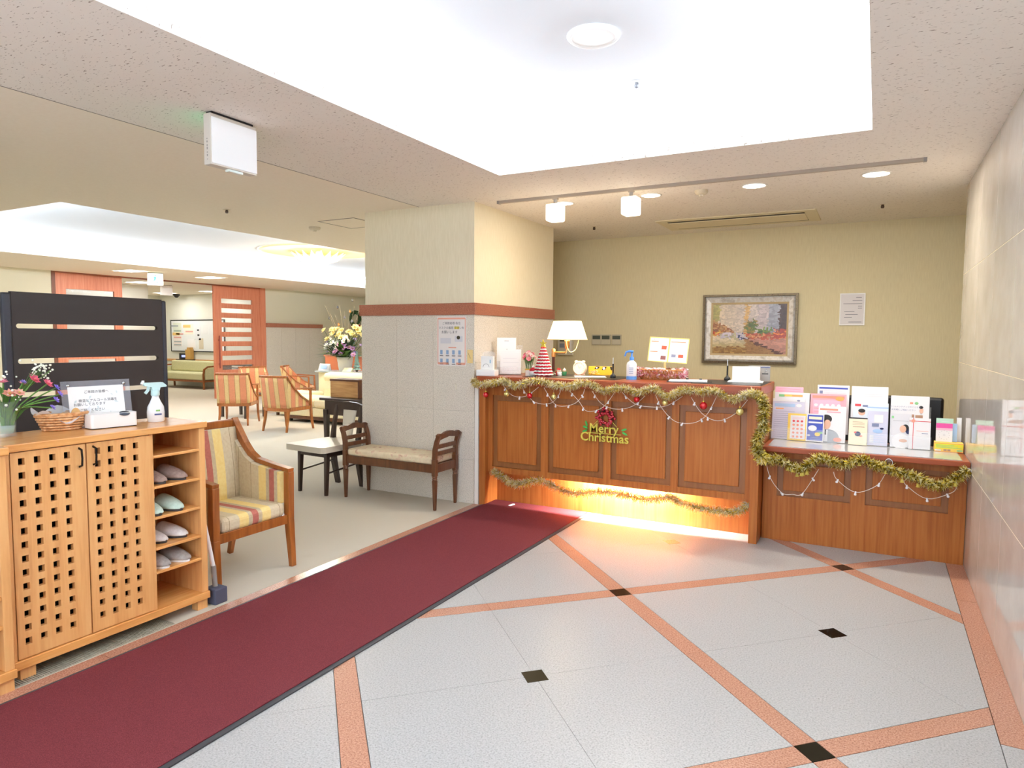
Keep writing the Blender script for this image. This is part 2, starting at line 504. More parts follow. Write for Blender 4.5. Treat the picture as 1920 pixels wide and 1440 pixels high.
# ------------------------------------------------------------------ ceiling
def grid_slab(b, x0, y0, x1, y1, z0, z1, holes, mi=0):
    xs = sorted({x0, x1, *[h[0] for h in holes], *[h[2] for h in holes]})
    ys = sorted({y0, y1, *[h[1] for h in holes], *[h[3] for h in holes]})
    xs = [x for x in xs if x0 <= x <= x1]; ys = [y for y in ys if y0 <= y <= y1]
    def hole(i, j):
        if i < 0 or j < 0 or i >= len(xs) - 1 or j >= len(ys) - 1: return True
        cx, cy = (xs[i] + xs[i + 1]) / 2, (ys[j] + ys[j + 1]) / 2
        return any(h[0] < cx < h[2] and h[1] < cy < h[3] for h in holes)
    for i in range(len(xs) - 1):
        for j in range(len(ys) - 1):
            if hole(i, j): continue
            a, c, d, e = xs[i], xs[i + 1], ys[j], ys[j + 1]
            b.add([(a, d, z0), (c, d, z0), (c, e, z0), (a, e, z0)], [(3, 2, 1, 0)], mi)
            b.add([(a, d, z1), (c, d, z1), (c, e, z1), (a, e, z1)], [(0, 1, 2, 3)], mi)
            for di, dj, p, q in ((-1, 0, (a, e), (a, d)), (1, 0, (c, d), (c, e)), (0, -1, (a, d), (c, d)), (0, 1, (c, e), (a, e))):
                if hole(i + di, j + dj):
                    b.add([(*p, z0), (*q, z0), (*q, z1), (*p, z1)], [(0, 1, 2, 3)], mi)
    return b
def weld(o):
    bm = bmesh.new(); bm.from_mesh(o.data)
    bmesh.ops.remove_doubles(bm, verts=bm.verts, dist=1e-5)
    bmesh.ops.recalc_face_normals(bm, faces=bm.faces)
    bm.to_mesh(o.data); bm.free(); return o
ceil1 = struct(weld(grid_slab(MB(), -3.62, -1.6, 1.5, 7.6, H, H + 0.06, [R1]).build('ceiling', M_CEIL)))
ceil2 = struct(weld(grid_slab(MB(), -19, -1.6, -3.62, 15.8, H, H + 0.06, [R2]).build('ceiling', M_CEIL2)))
MB().box(-3.624, -1.6, H - 0.0012, -3.617, 4.97, H + 0.001).build('ceiling_joint', M_JOINT2, ceil1)
def coffer(R, parent, paint):
    x0, y0, x1, y1 = R[0] - LEDGE, R[1] - LEDGE, R[2] + LEDGE, R[3] + LEDGE
    b = MB()
    b.box(x0 - .05, y0 - .05, RZ, x1 + .05, y1 + .05, RZ + .05)
    b.box(x0 - .05, y0 - .05, H + .06, x0, y1 + .05, RZ); b.box(x1, y0 - .05, H + .06, x1 + .05, y1 + .05, RZ)
    b.box(x0, y0 - .05, H + .06, x1, y0, RZ); b.box(x0, y1, H + .06, x1, y1 + .05, RZ)
    b.build('coffer', paint, parent)
    l = MB()
    for a, c, d, e in ((R[0] - .012, R[1], R[0], R[3]), (R[2], R[1], R[2] + .012, R[3]), (R[0], R[1] - .012, R[2], R[1]), (R[0], R[3], R[2], R[3] + .012)):
        l.box(a, c, H + .06, d, e, H + .068)
    l.build('coffer_lip', M_COVE, parent)
coffer(R1, ceil1, M_COVE); coffer(R2, ceil2, M_COVE2)

# ------------------------------------------------------------------ walls
def wall(name, m, *boxes):
    b = MB()
    for q in boxes: b.box(*q)
    return struct(b.build(name, m))
wall('wall_back', M_WALLP2, (-4.15, 7.5, 0, 1.5, 7.62, H))
wall('wall_office_right', M_WALLP2, (1.4, 6.1, 0, 1.5, 7.5, H), (0.70, 5.98, 0, 1.5, 6.1, H))
wall('wall_partition', M_WALLC, (-4.245, 6.572, 0, -4.15, 15.6, H))
wall('wall_lounge_back', M_WALLC, (-13.5, 15.6, 0, -4.15, 15.75, H))
wall('wall_lounge_front', M_WALLC, (-13.2, 0.8, 0, -4.7, 0.95, H))
wall('wall_left', M_WALLC, (-13.5, 0.8, 0, -13.2, 6.98, H))
wall('wall_lounge_far', M_WALLC, (-13.5, 13.72, 0, -13.33, 15.6, H))
wf = wall('wall_wainscot', M_WALLC, (-13.5, 11.79, 0, -13.21, 13.7, H))
MB().box(-13.21, 11.79, 1.655, -13.175, 13.71, 1.755).build('band_stone', M_BAND, wf)
for i in range(4):
    for j in range(4):
        MB().box(-13.21, 11.792 + i * 0.478, 0.0 + j * 0.414, -13.185, 11.792 + (i + 1) * 0.478 - 0.004, (j + 1) * 0.414 - 0.004).build('stone_tile', M_PSTONE, wf)
wall('wall_meeting_back', M_WALLW, (-18.8, 12.7, 0, -13.5, 12.85, H))
wall('wall_meeting_left', M_WALLW, (-18.8, 9.9, 0, -18.6, 12.7, H))
wall('wall_meeting_near', M_WALLW, (-18.8, 5.0, 0, -15.15, 10.06, H))
wall('wall_meeting_front', M_WALLW, (-15.15, 4.9, 0, -13.5, 5.05, H))
MB().box(-18.6, 12.68, 0.7, -13.5, 12.7, 0.76).build('chair_rail', M_CAB, bpy.data.objects['wall_meeting_back'])

# right wall: polished stone panels on a backing
wr = wall('wall_right', M_JOINT, (0.5445, -1.6, 0, 0.70, 6.075, H))
zj = [0.0, 0.627, 1.287, 1.937, H]
yj = [-1.6, -0.23, 0.45, 1.13, 1.81, 2.49, 3.17, 3.85, 4.53, 5.21, 5.89, 6.08]
for i in range(len(yj) - 1):
    for j in range(4):
        MB().box(0.543, yj[i] + 0.002, zj[j] + 0.002, 0.5447, yj[i + 1] - 0.002, zj[j + 1] - (0.002 if j < 3 else 0)).build('stone_panel', M_RSTONE, wr)

# pillar
pc = MB(); pc.box(-4.245, 4.976, 1.70, -3.05, 6.57, H); pc.box(-4.275, 4.976, 0, -3.05, 6.57, 1.70)
pil = struct(pc.build('pillar', M_WALLP))
px_ = [-4.285, -3.871, -3.469, -3.041]; pz = [0.0, 0.385, 0.807, 1.23, 1.641]
for i in range(3):
    for j in range(4):
        MB().box(px_[i] + 0.0008, 4.966, pz[j] + 0.0008, px_[i + 1] - 0.0008, 4.9765, pz[j + 1] - 0.0008).build('stone_tile', M_PSTONE, pil)
py = [4.977, 5.37, 5.77, 6.17, 6.575]
for i in range(4):
    for j in range(4):
        MB().box(-3.0505, py[i] + 0.0008, pz[j] + 0.0008, -3.041, py[i + 1] - 0.0008, pz[j + 1] - 0.0008).build('stone_tile', M_PSTONE, pil)
        MB().box(-4.285, py[i] + 0.0008, pz[j] + 0.0008, -4.2745, py[i + 1] - 0.0008, pz[j + 1] - 0.0008).build('stone_tile', M_PSTONE, pil)
MB().box(-4.30, 4.952, 1.641, -3.029, 4.9765, 1.742).build('band_stone', M_BAND, pil, bevel=0.002)
MB().box(-3.0505, 4.9775, 1.641, -3.029, 6.58, 1.742).build('band_stone', M_BAND, pil, bevel=0.002)
MB().box(-4.30, 4.9775, 1.641, -4.2745, 6.58, 1.742).build('band_stone', M_BAND, pil, bevel=0.002)
MB().box(-3.039, 4.972, 0, -3.003, 4.992, 1.05).build('corner_trim', mat('white trim', '#e9e4dc', 0.5), pil)

# far sliding doors
def holes_panel(b, a0, a1, z0, z1, holes, d0, d1, axis, mi=0):
    """slab in the (a, z) plane with rectangular holes, thickness d0..d1 along the other axis"""
    t = MB(); grid_slab(t, a0, z0, a1, z1, d0, d1, holes)
    for f_i, f in enumerate(t.f): pass
    vs = [((d, a, z) if axis == 'y' else (a, d, z)) for a, z, d in t.v]
    return b.add(vs, t.f, mi)
def door_leaf(name, y0, y1, s0, s1):
    sl = [(s0, 2.236 - k * 0.218 - 0.052, s1, 2.236 - k * 0.218 + 0.052) for k in range(8)]
    b = MB(); holes_panel(b, y0, y1, 0.01, 2.57, sl, -13.25, -13.205, 'y')
    o = struct(weld(b.build(name, M_DOORW)))
    for h in sl: MB().box(-13.231, h[0], h[1], -13.225, h[2], h[3]).build('pane', M_ACR, o)
    return o
door_leaf('door_1', 6.99, 8.23, 7.17, 8.07)
d2 = door_leaf('door_2', 10.33, 11.63, 10.53, 11.40)
hb = MB(); hb.tube([(-13.16, 10.43, 0.70), (-13.16, 10.43, 1.44)], 0.014, 8)
hb.tube([(-13.205, 10.43, 0.8), (-13.16, 10.43, 0.8)], 0.009, 6); hb.tube([(-13.205, 10.43, 1.34), (-13.16, 10.43, 1.34)], 0.009, 6)
hb.build('pull_handle', mat('red brown handle', '#8a3a2c', 0.4), d2)
M_JAMB = mat('dark door jamb', '#6d3a22', 0.5)
struct(MB().box(-13.30, 11.63, 0, -13.19, 11.79, H).build('trim_1', M_DOORW))
struct(MB().box(-13.30, 6.92, 0, -13.19, 6.985, H).build('trim_2', M_JAMB))
struct(MB().box(-13.30, 6.98, 2.572, -13.185, 11.64, H).build('trim_3', mat('door rail', '#8a4a30', 0.5)))
# ------------------------------------------------------------------ reception desk
desk = thing('reception_desk', 'long cherry wood reception desk with four framed panels, hung with gold garland', 'desk', (0, 0, 0))
DT = 1.12
M_DMAT = mat('black desk mat leather', '#26221f', 0.35)
b = MB(); b.box(-3.0, 4.925, 1.05, -0.695, 5.62, DT); b.build('desktop', M_TOPW, desk, bevel=0.008)
b = MB(); b.box(-2.995, 4.975, 0, -2.935, 5.6, 1.05); b.build('end_panel', M_DESK, desk, bevel=0.002)
b = MB(); b.box(-0.757, 4.965, 0, -0.70, 5.6, 1.05); b.build('end_panel', M_DESK, desk, bevel=0.002)
PAN = [(-2.895, -2.43), (-2.365, -1.88), (-1.82, -1.34), (-1.285, -0.80)]
b = MB(); holes_panel(b, -2.935, -0.757, 0.285, 1.05, [(p0, 0.335, p1, 0.955) for p0, p1 in PAN], 5.03, 5.075, 'x')
weld(b.build('front_frame', M_DESK, desk))
for p0, p1 in PAN:
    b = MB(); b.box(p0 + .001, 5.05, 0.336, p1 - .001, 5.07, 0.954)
    # bevelled field standing proud in the middle
    e = 0.045; z0, z1 = 0.336, 0.954
    o4 = [(p0, z0), (p1, z0), (p1, z1), (p0, z1)]; i4 = [(p0 + e, z0 + e), (p1 - e, z0 + e), (p1 - e, z1 - e), (p0 + e, z1 - e)]
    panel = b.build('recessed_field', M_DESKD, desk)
    b = MB()
    vs = [(x, 5.0495, z) for x, z in o4] + [(x, 5.034, z) for x, z in i4]
    b.add([(p0 + e, 5.036, z0 + e), (p1 - e, 5.036, z0 + e), (p1 - e, 5.036, z1 - e), (p0 + e, 5.036, z1 - e), (p0 + e, 5.06, z0 + e), (p1 - e, 5.06, z0 + e), (p1 - e, 5.06, z1 - e), (p0 + e, 5.06, z1 - e)],
          [(0, 1, 2, 3), (0, 4, 5, 1), (1, 5, 6, 2), (2, 6, 7, 3), (3, 7, 4, 0)])
    b.build('panel', M_DESK, desk, bevel=0.004)
b = MB(); b.box(-2.935, 5.19, 0, -0.757, 5.21, 0.44); b.build('kick_panel', M_DESK, desk)
b = MB(); b.box(-2.935, 5.075, 0.42, -0.757, 5.19, 0.44); b.build('soffit', M_DESK, desk)
b = MB(); b.box(-2.12, 5.085, 0.385, -1.32, 5.125, 0.419); b.build('light_batten', mat('lit batten', '#fff1d8', 0.5, emit=5.0, emit_col='#fff0d0'), desk)
area('desk_under_light', (-1.72, 5.105, 0.38), 0.75, 0.035, 95, (1.0, 0.965, 0.90), (0, 0.3, -1))
b = MB(); b.box(-2.62, 5.05, DT, -1.80, 5.56, DT + 0.003)
tag(b.build('desk_mat', M_DMAT), 'black desk mat on the reception desk in front of the round clock', 'desk mat')
b = MB(); b.box(-1.20, 5.02, DT, -0.705, 5.52, DT + 0.003)
tag(b.build('desk_mat', M_DMAT), 'black desk mat under the white card box at the desk corner', 'desk mat')

# lower side counter
M_CTOP = mat('counter glass sheet', '#b9bcc0', 0.05, coat=0.5)
ctr = thing('side_counter', 'low cherry wood side counter with two framed panels, between desk and stone wall', 'counter', (0, 0, 0))
CT = 0.692
b = MB(); b.box(-0.695, 5.035, CT - 0.036, 0.541, 5.66, CT); b.build('countertop', M_TOPW, ctr, bevel=0.006)
b = MB(); b.box(-0.66, 5.075, CT, 0.50, 5.60, CT + 0.003); b.build('glass_sheet', M_CTOP, ctr)
P2 = [(-0.60, -0.125), (-0.035, 0.445)]
b = MB(); holes_panel(b, -0.695, 0.541, 0, CT - 0.036, [(a, 0.325, c, 0.60) for a, c in P2], 5.16, 5.20, 'x')
weld(b.build('front_frame', M_DESK, ctr))
for p0, p1 in P2:
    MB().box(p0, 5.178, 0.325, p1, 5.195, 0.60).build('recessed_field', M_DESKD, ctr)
    e = 0.04
    MB().box(p0 + e, 5.166, 0.325 + e, p1 - e, 5.185, 0.60 - e).build('panel', M_DESK, ctr, bevel=0.004)
b = MB(); b.box(0.50, 5.20, 0, 0.541, 5.6, CT - 0.036); b.build('end_panel', M_DESK, ctr)
b = MB(); b.box(-0.695, 5.20, 0, -0.65, 5.6, CT - 0.036); b.build('end_panel', M_DESK, ctr)

# office chair backs behind the counter
def office_chair(loc, rz, label):
    t = thing('office_chair', label, 'chair', loc, rz)
    b = MB(); b.box(-.23, -.22, .42, .23, .22, .50); b.build('seat', M_BLK, t, bevel=.03)
    b = MB(); b.box(-.21, .20, .56, .21, .25, .985); b.build('backrest', M_BLK, t, bevel=.02)
    b = MB(); b.box(-.03, .21, .44, .03, .235, .6); b.build('back_bracket', M_BLK, t)
    b = MB(); b.tube([(0, 0, .08), (0, 0, .43)], .025, 8); b.build('gas_column', M_CHROME, t)
    b = MB()
    for k in range(5):
        a = 2 * PI * k / 5
        b.bar((0, 0, .09), (.24 * math.cos(a), .24 * math.sin(a), .055), (.05, .035), (.03, .02))
        b.ell((.24 * math.cos(a), .24 * math.sin(a), .025), .025, 8, 6)
    b.build('star_base', M_BLK, t)
office_chair((-0.27, 6.1, 0), 0.1, 'black office chair behind the counter between the pink and portrait leaflets')
office_chair((0.26, 6.25, 0), -0.1, 'black office chair behind the counter near the stone wall')

# ------------------------------------------------------------------ shoe cabinets
M_CABSHADE = mat('cabinet painted shade', '#1a110a', 0.9)  # near-black colour that paints in the shade inside the closed cabinet
M_HANDLE = mat('dark steel handle', '#2a2a2c', 0.25, 0.8)
def shoe_cabinet(loc, label, full=True):
    """front faces +x; local y runs 0..0.93 away from the entrance"""
    t = thing('shoe_cabinet', label, 'cabinet', loc, 0, 'shoe cabinets by the runner')
    D = 0.37; W = 0.93
    b = MB(); b.box(-D, -.005, .968, .012, W + .008, 1.0); b.build('top_board', M_CABH, t, bevel=.004)
    b = MB(); b.box(-D, 0, .055, .010, W + .004, .092); b.build('base_board', M_CABH, t, bevel=.003)
    b = MB(); b.box(-D, 0, .092, 0, .018, .968); b.build('side_panel', M_CAB, t)
    b = MB(); b.box(-D, W - .035, .092, 0, W, .968); b.build('side_panel', M_CAB, t, bevel=.002)
    b = MB(); b.box(-D, .625, .092, -.005, .643, .968); b.build('divider', M_CAB, t)
    b = MB(); b.box(-D, .643, .092, -D + .01, W - .035, .968); b.build('back_panel', M_CAB, t)
    b = MB(); b.box(-D, .018, .092, -D + .01, .625, .968); b.box(-D + .01, .0182, .093, -.024, .021, .967); b.box(-D + .01, .622, .093, -.024, .6248, .967); b.box(-D + .01, .021, .0925, -.024, .622, .095); b.box(-D + .01, .021, .965, -.024, .622, .9675); b.build('shade_lining', M_CABSHADE, t)  # added lining, coloured dark so the lattice holes look shaded
    for fx, fy in ((-.035, .03), (-.035, W - .06), (-D + .05, .03), (-D + .05, W - .06)):
        b = MB(); b.box(fx - .02, fy, 0, fx + .025, fy + .06, .055); b.build('foot', M_CAB, t)
    for z in (.846, .694, .541, .387, .267):
        b = MB(); b.box(-D + .012, .643, z, -.002, W - .035, z + .014); b.build('shelf', M_CABH, t, bevel=.002)
    for y0, y1, h0, hy in ((.022, .320, .063, .292), (.326, .622, .373, .353)):
        hs = []
        for r in range(14):
            for c in range(4):
                cy = h0 + c * .0598; cz = .924 - r * .0584
                hs.append((cy - .0125, cz - .0145, cy + .0125, cz + .0145))
        b = MB(); holes_panel(b, y0, y1, .096, .964, hs, -.022, 0.0, 'y')
        d = weld(b.build('lattice_door', M_CAB, t))
        hb = MB(); hb.path_bar([(0, hy, .865), (.022, hy, .872), (.026, hy, .905), (.022, hy, .942), (0, hy, .948)], .009, .006, up=(0, 1, 0))
        hb.build('handle', M_HANDLE, d, bevel=.001)
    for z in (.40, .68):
        b = MB(); b.box(-D + .012, .018, z, -.03, .625, z + .014); b.build('inner_shelf', M_CABSHADE, t)
    return t
cabA = shoe_cabinet((-3.09, 1.414, 0), 'honey oak shoe cabinet with two lattice doors and slippers on open shelves')
cabB = shoe_cabinet((-3.035, 0.466, 0), 'honey oak shoe cabinet cut by the left picture edge, beside the slipper cabinet')

# slippers
def slipper(loc, rz, um, label, group, white_rim=False, tilt=0):
    t = thing('slipper', label, 'slipper', loc, rz, group)
    # local +x is the toe; heel at -0.13
    outl = []
    for k in range(24):
        a = 2 * PI * k / 24
        x = .125 * math.cos(a); wdt = .043 + .006 * math.cos(a)
        outl.append((x, wdt * math.sin(a) * (1 - 0.12 * math.cos(2 * a))))
    b = MB(); b.prism(outl, 0.0, .012, 'z'); b.build('sole', mat('slipper sole', '#3a3432', .6) if not white_rim else M_WHITE, t, bevel=.003)
    b = MB(); b.prism([(x * .95, y * .92) for x, y in outl], .012, .017, 'z'); b.build('insole', um, t)
    def up(u, v):
        x = .127 - u * .16                       # toe to instep
        wx = .046 * math.sqrt(max(0.0, 1 - ((x - .0) / .128) ** 2)) + .002
        h = .014 + .058 * min(1, (u * 1.0) ** .6) * (1.0 - .06 * u)
        a = PI * v
        return (x, wx * math.cos(a) * 1.05, .012 + (h - .012 + .001) * math.sin(a) ** .75)
    b = MB(); b.surf(up, 12, 14); b.build('upper', um, t, solid=.004)
    return t
SLIP = [('brown', nmat('brown slipper cloth', ['#8b7468', '#a48c80'], (60, 60, 60), .9), .708, 'mauve brown', 0.10, .02),
        ('mint', nmat('mint slipper cloth', ['#b7cbbb', '#c9dacb'], (60, 60, 60), .9), .555, 'mint green', -.03, .03),
        ('white', nmat('white slipper cloth', ['#d2ccc8', '#e6e2de'], (60, 60, 60), .9), .401, 'greyish white', 0.22, .0),
        ('grey', nmat('grey slipper cloth', ['#8f8680', '#a59c95'], (60, 60, 60), .9), .281, 'grey', 0.12, .03)]
for nm, m_, z, cl, rz, dx in SLIP:
    for k, (yy_, w_) in enumerate(((2.108, 'nearer the lattice door'), (2.222, 'nearer the armchair'))):
        slipper((-3.25 + dx, yy_ - (.02 if nm == 'mint' else 0), z + .0005), rz, m_, '%s slipper on the cabinet shelf, %s' % (cl, w_), 'slippers in the cabinet', nm == 'grey')

# ribbed matting below the cabinet
t = thing('ribbed_mat', 'grey ribbed matting strip on the floor below the shoe cabinet', 'mat', (0, 0, 0))
b = MB(); b.box(-3.34, 1.2, 0.0, -3.056, 2.12, .003); b.build('mat_base', M_GRATE, t)
b = MB()
for k in range(92): b.box(-3.335, 1.203 + k * .01, .003, -3.06, 1.208 + k * .01, .006)
b.build('ribs', M_GRATE, t, kind='stuff')

# grey stand foot with a white pole leaning on the cabinet
t = thing('pole_stand', 'white pole standing in a blue grey foot block beside the shoe cabinet', 'stand', (0, 0, 0))
b = MB(); b.box(-3.165, 2.372, 0, -3.075, 2.452, .085); b.build('foot_block', mat('blue grey rubber', '#45485a', .6), t, bevel=.006)
b = MB(); b.tube([(-3.13, 2.417, .08), (-3.135, 2.412, .2)], .014, 10); b.build('sleeve', M_GREYM, t)
b = MB(); b.tube(spline([(-3.135, 2.412, .19), (-3.16, 2.402, .33), (-3.20, 2.392, .52), (-3.24, 2.385, .75)], 4), .012, 10); b.build('pole', M_WHITE, t)

# ------------------------------------------------------------------ red carpet runner
t = thing('carpet_runner', 'long dark red carpet runner with dark rubber edge leading to the desk', 'carpet', (0, 0, 0))
b = MB(); b.box(-2.965, -1.4, .0005, -2.035, 5.185, .006); b.build('rubber_border', M_RUBBER, t)
b = MB(); b.box(-2.945, -1.38, .006, -2.06, 5.17, .011); b.build('pile', M_RED, t, bevel=.002)
b = MB(); b.bar((-2.72, 5.02, .013), (-2.71, 5.09, .013), (.02, .006)); tag(b.build('paper_scrap', M_PAPER), 'tiny scrap of white paper at the desk end of the red runner', 'paper')

# ------------------------------------------------------------------ partition screen
t = thing('partition_screen', 'dark brown partition screen with three long rounded slots behind the cabinet', 'screen', (0, 0, 0))
M_SCR = mat('dark brown screen board', '#2c2422', .55); M_SCRF = mat('blue black screen edge', '#2c2e38', .4)
XS = -4.2
def rrect(x0, z0, x1, z1, r, n=6, taper=0.0):
    pts = []
    for cx, cz, a0 in ((x1 - r, z0 + r, -PI / 2), (x1 - r, z1 - r, 0), (x0 + r, z1 - r, PI / 2), (x0 + r, z0 + r, PI)):
        for k in range(n + 1):
            a = a0 + PI / 2 * k / n
            pts.append((cx + r * math.cos(a), cz + r * math.sin(a)))
    return pts
SL = [(2.005, 1.481, 2.84, 1.507), (2.007, 1.283, 2.843, 1.313), (2.012, 1.095, 2.84, 1.124)]
b = MB(); holes_panel(b, 1.985, 2.875, .42, 1.683, SL, XS - .012, XS + .012, 'y'); scr = weld(b.build('board', M_SCR, t))
# rounded slot ends
b = MB()
for (a0, z0, a1, z1) in SL:
    r = (z1 - z0) / 2; zc = (z0 + z1) / 2
    for ya, sg in ((a0, 1), (a1, -1)):
        for sz in (1, -1):
            pts = [(ya, zc + sz * r)] + [(ya + sg * (r - r * math.cos(k * PI / 12)), zc + sz * r * math.sin(k * PI / 12)) for k in range(7)]
            b.prism(pts, XS - .0118, XS + .0118, 'x')
b.build('slot_ends', M_SCR, t)
for y0, y1, yb in ((1.938, 1.985, .03), (2.875, 2.905, -.01)):
    b = MB(); b.bar((XS, (y0 + y1) / 2 + yb * 0, 0.03), (XS, (y0 + y1) / 2, 1.676), (y1 - y0, .034), up=(1, 0, 0)); b.build('side_post', M_SCRF, t, bevel=.01)
    b = MB(); b.box(XS - .2, (y0 + y1) / 2 - .02, 0, XS + .2, (y0 + y1) / 2 + .02, .03); b.build('foot', M_SCRF, t, bevel=.005)
# ------------------------------------------------------------------ near striped armchair (faces +x)
NB = [(0, '#cdbd9e'), (.11, '#9a8869'), (.12, '#d2c3a4'), (.26, '#ecd38c'), (.396, '#c4b494'), (.454, '#b0685a'), (.546, '#c4b494'), (.604, '#ecd38c'), (.74, '#d2c3a4'), (.88, '#9a8869'), (.89, '#cdbd9e')]
M_STY = stripe_mat('beige yellow red stripe across', 1, .48, NB, off=.5)
M_STX = stripe_mat('beige yellow red stripe along', 0, .48, NB, off=.18)
t = thing('armchair', 'wooden armchair with beige, yellow and red striped upholstery next to the shoe cabinet', 'chair', (-3.47, 2.765, 0))
side_top = [(.268, .610), (.10, .632), (-.02, .652), (-.085, .69), (-.135, .745), (-.185, .82), (-.222, .875), (-.238, .905)]
for sy in (-1, 1):
    y = sy * .275
    b = MB(); b.bar((.27, y, 0), (.245, y, .30), (.030, .036), (.045, .045), up=(0, 1, 0)); b.bar((.245, y, .30), (.248, y, .60), (.045, .045), (.045, .045), up=(0, 1, 0)); b.build('front_leg', M_CHW, t, bevel=.003)
    b = MB(); b.bar((-.285, y * .93, 0), (-.215, y * .93, .30), (.03, .03), (.045, .04), up=(0, 1, 0)); b.bar((-.215, y * .93, .30), (-.235, y * .93, .62), (.045, .04), (.04, .035), up=(0, 1, 0)); b.build('back_leg', M_CHW, t, bevel=.003)
    b = MB(); b.path_bar([(x, y * (1 if x > -.05 else 1 - .04 * (-.05 - x) / .19), z) for x, z in side_top], .046, [.024, .026, .028, .034, .04, .042, .044, .044]); b.build('armrest', M_CHW, t, bevel=.003)
    b = MB(); prof = [(.225, .40), (.225, .60), (.08, .62), (-.02, .635), (-.09, .675), (-.14, .73), (-.20, .80), (-.22, .40)]
    b.prism(prof, y - sy * .055, y - sy * .004, 'y'); b.build('arm_pad', M_STX, t, bevel=.012)
b = MB(); b.box(-.25, -.27, .855, -.215, .27, .905); b.build('top_rail', M_CHW, t, bevel=.006)
def backf(u, v):
    z = .40 + .455 * u; y = -.245 + .49 * v
    return (-.165 - .055 * u + .018 * math.sin(PI * v) * 1.0 + .012 * math.sin(PI * u), y, z)
b = MB(); b.surf(backf, 8, 8); b.build('back_cushion', M_STY, t, solid=.05, bevel=0)
b = MB(); b.box(-.20, -.235, .325, .262, .235, .415); b.build('seat_cushion', M_STY, t, bevel=.032, seg=4)
b = MB(); b.box(.222, -.26, .275, .258, .26, .332); b.box(-.235, -.25, .275, -.20, .25, .332); b.box(-.22, -.275, .275, .24, -.25, .332); b.box(-.22, .25, .275, .24, .275, .332)
b.build('seat_rail', M_CHW, t, bevel=.003)

# ------------------------------------------------------------------ orange striped lounge chairs (face local +y)
OB = [(0, '#c98460'), (.52, '#94703f'), (.56, '#d8bb84'), (.94, '#94703f'), (.98, '#c98460')]
M_OX = stripe_mat('orange cream stripe across', 0, .165, OB, off=.24)
M_OY = stripe_mat('orange cream stripe along', 1, .165, OB, off=.1)
def lounge_chair(loc, rz, label):
    t = thing('lounge_chair', label, 'chair', loc, rz, 'orange striped lounge chairs')
    for sx in (-1, 1):
        b = MB(); b.path_bar([(sx * .225, -.275, 0), (sx * .215, -.235, .18), (sx * .215, -.215, .33)], [.026, .034, .04], [.026, .034, .04], up=(1, 0, 0)); b.build('leg', M_CHW, t, bevel=.003)
        b = MB(); b.path_bar([(sx * .262, .295, 0), (sx * .252, .265, .18), (sx * .25, .255, .33), (sx * .252, .25, .635)], [.026, .034, .036, .03], [.026, .034, .036, .03], up=(1, 0, 0)); b.build('leg', M_CHW, t, bevel=.003)
        b = MB(); b.path_bar([(sx * .262, -.12, .655), (sx * .264, .05, .645), (sx * .258, .265, .635)], [.03, .042, .036], .022); b.build('armrest', M_CHW, t, bevel=.003)
        b = MB(); b.prism([(-.235, .365), (.22, .365), (.22, .42), (.02, .52), (-.262, .81), (-.275, .81)], sx * .205, sx * .245, 'x'); b.build('side_panel', M_OY, t, bevel=.008)
        b = MB(); b.path_bar([(sx * .245, -.285, .84), (sx * .25, -.13, .665), (sx * .25, .03, .53), (sx * .25, .20, .435)], .03, .022); b.build('side_rail', M_CHW, t, bevel=.002)
    def bk(u, v):
        x = -.245 + .49 * v; z = .365 + .455 * u
        return (x, -.215 - .065 * u - .05 * math.sin(PI * v), z)
    b = MB(); b.surf(bk, 6, 10); b.build('backrest', M_OX, t, solid=.05)
    b = MB(); b.path_bar([(-.262, -.275, .835), (-.14, -.312, .835), (0, -.328, .835), (.14, -.312, .835), (.262, -.275, .835)], .05, .035); b.build('top_rail', M_CHW, t, bevel=.006)
    b = MB(); b.path_bar([(-.245, -.20, .34), (-.14, -.255, .34), (0, -.268, .34), (.14, -.255, .34), (.245, -.20, .34)], .035, .055); b.box(-.26, .22, .312, .26, .265, .368); b.box(-.262, -.22, .312, -.235, .25, .368); b.box(.235, -.22, .312, .262, .25, .368)
    b.build('seat_rail', M_CHW, t, bevel=.003)
    b = MB(); b.box(-.235, -.22, .345, .235, .262, .435); b.build('seat_cushion', M_OX, t, bevel=.03, seg=3)
    return t
lc = lounge_chair((-7.99, 7.52, 0), math.radians(6), 'orange striped lounge chair, back to us, nearest the cream sofa')
dup(lc, (-9.22, 7.63, 0), math.radians(35), 'orange striped lounge chair, back to us, farther left beside the dark screen')
dup(lc, (-10.40, 9.05, 0), math.radians(-116), 'orange striped lounge chair facing us in front of the terracotta slatted door')
dup(lc, (-10.30, 10.03, 0), math.radians(-58), 'orange striped lounge chair seen side-on before the stone wainscot')
t = thing('coffee_table', 'low dark coffee table among the orange striped lounge chairs', 'table', (-9.95, 8.35, 0))
b = MB(); b.box(-.35, -.25, .40, .35, .25, .43); b.build('tabletop', M_DARKW, t, bevel=.005)
for sx in (-1, 1):
    for sy in (-1, 1):
        b = MB(); b.bar((sx * .30, sy * .2, 0), (sx * .30, sy * .2, .40), (.04, .04), (.05, .05)); b.build('leg', M_DARKW, t)

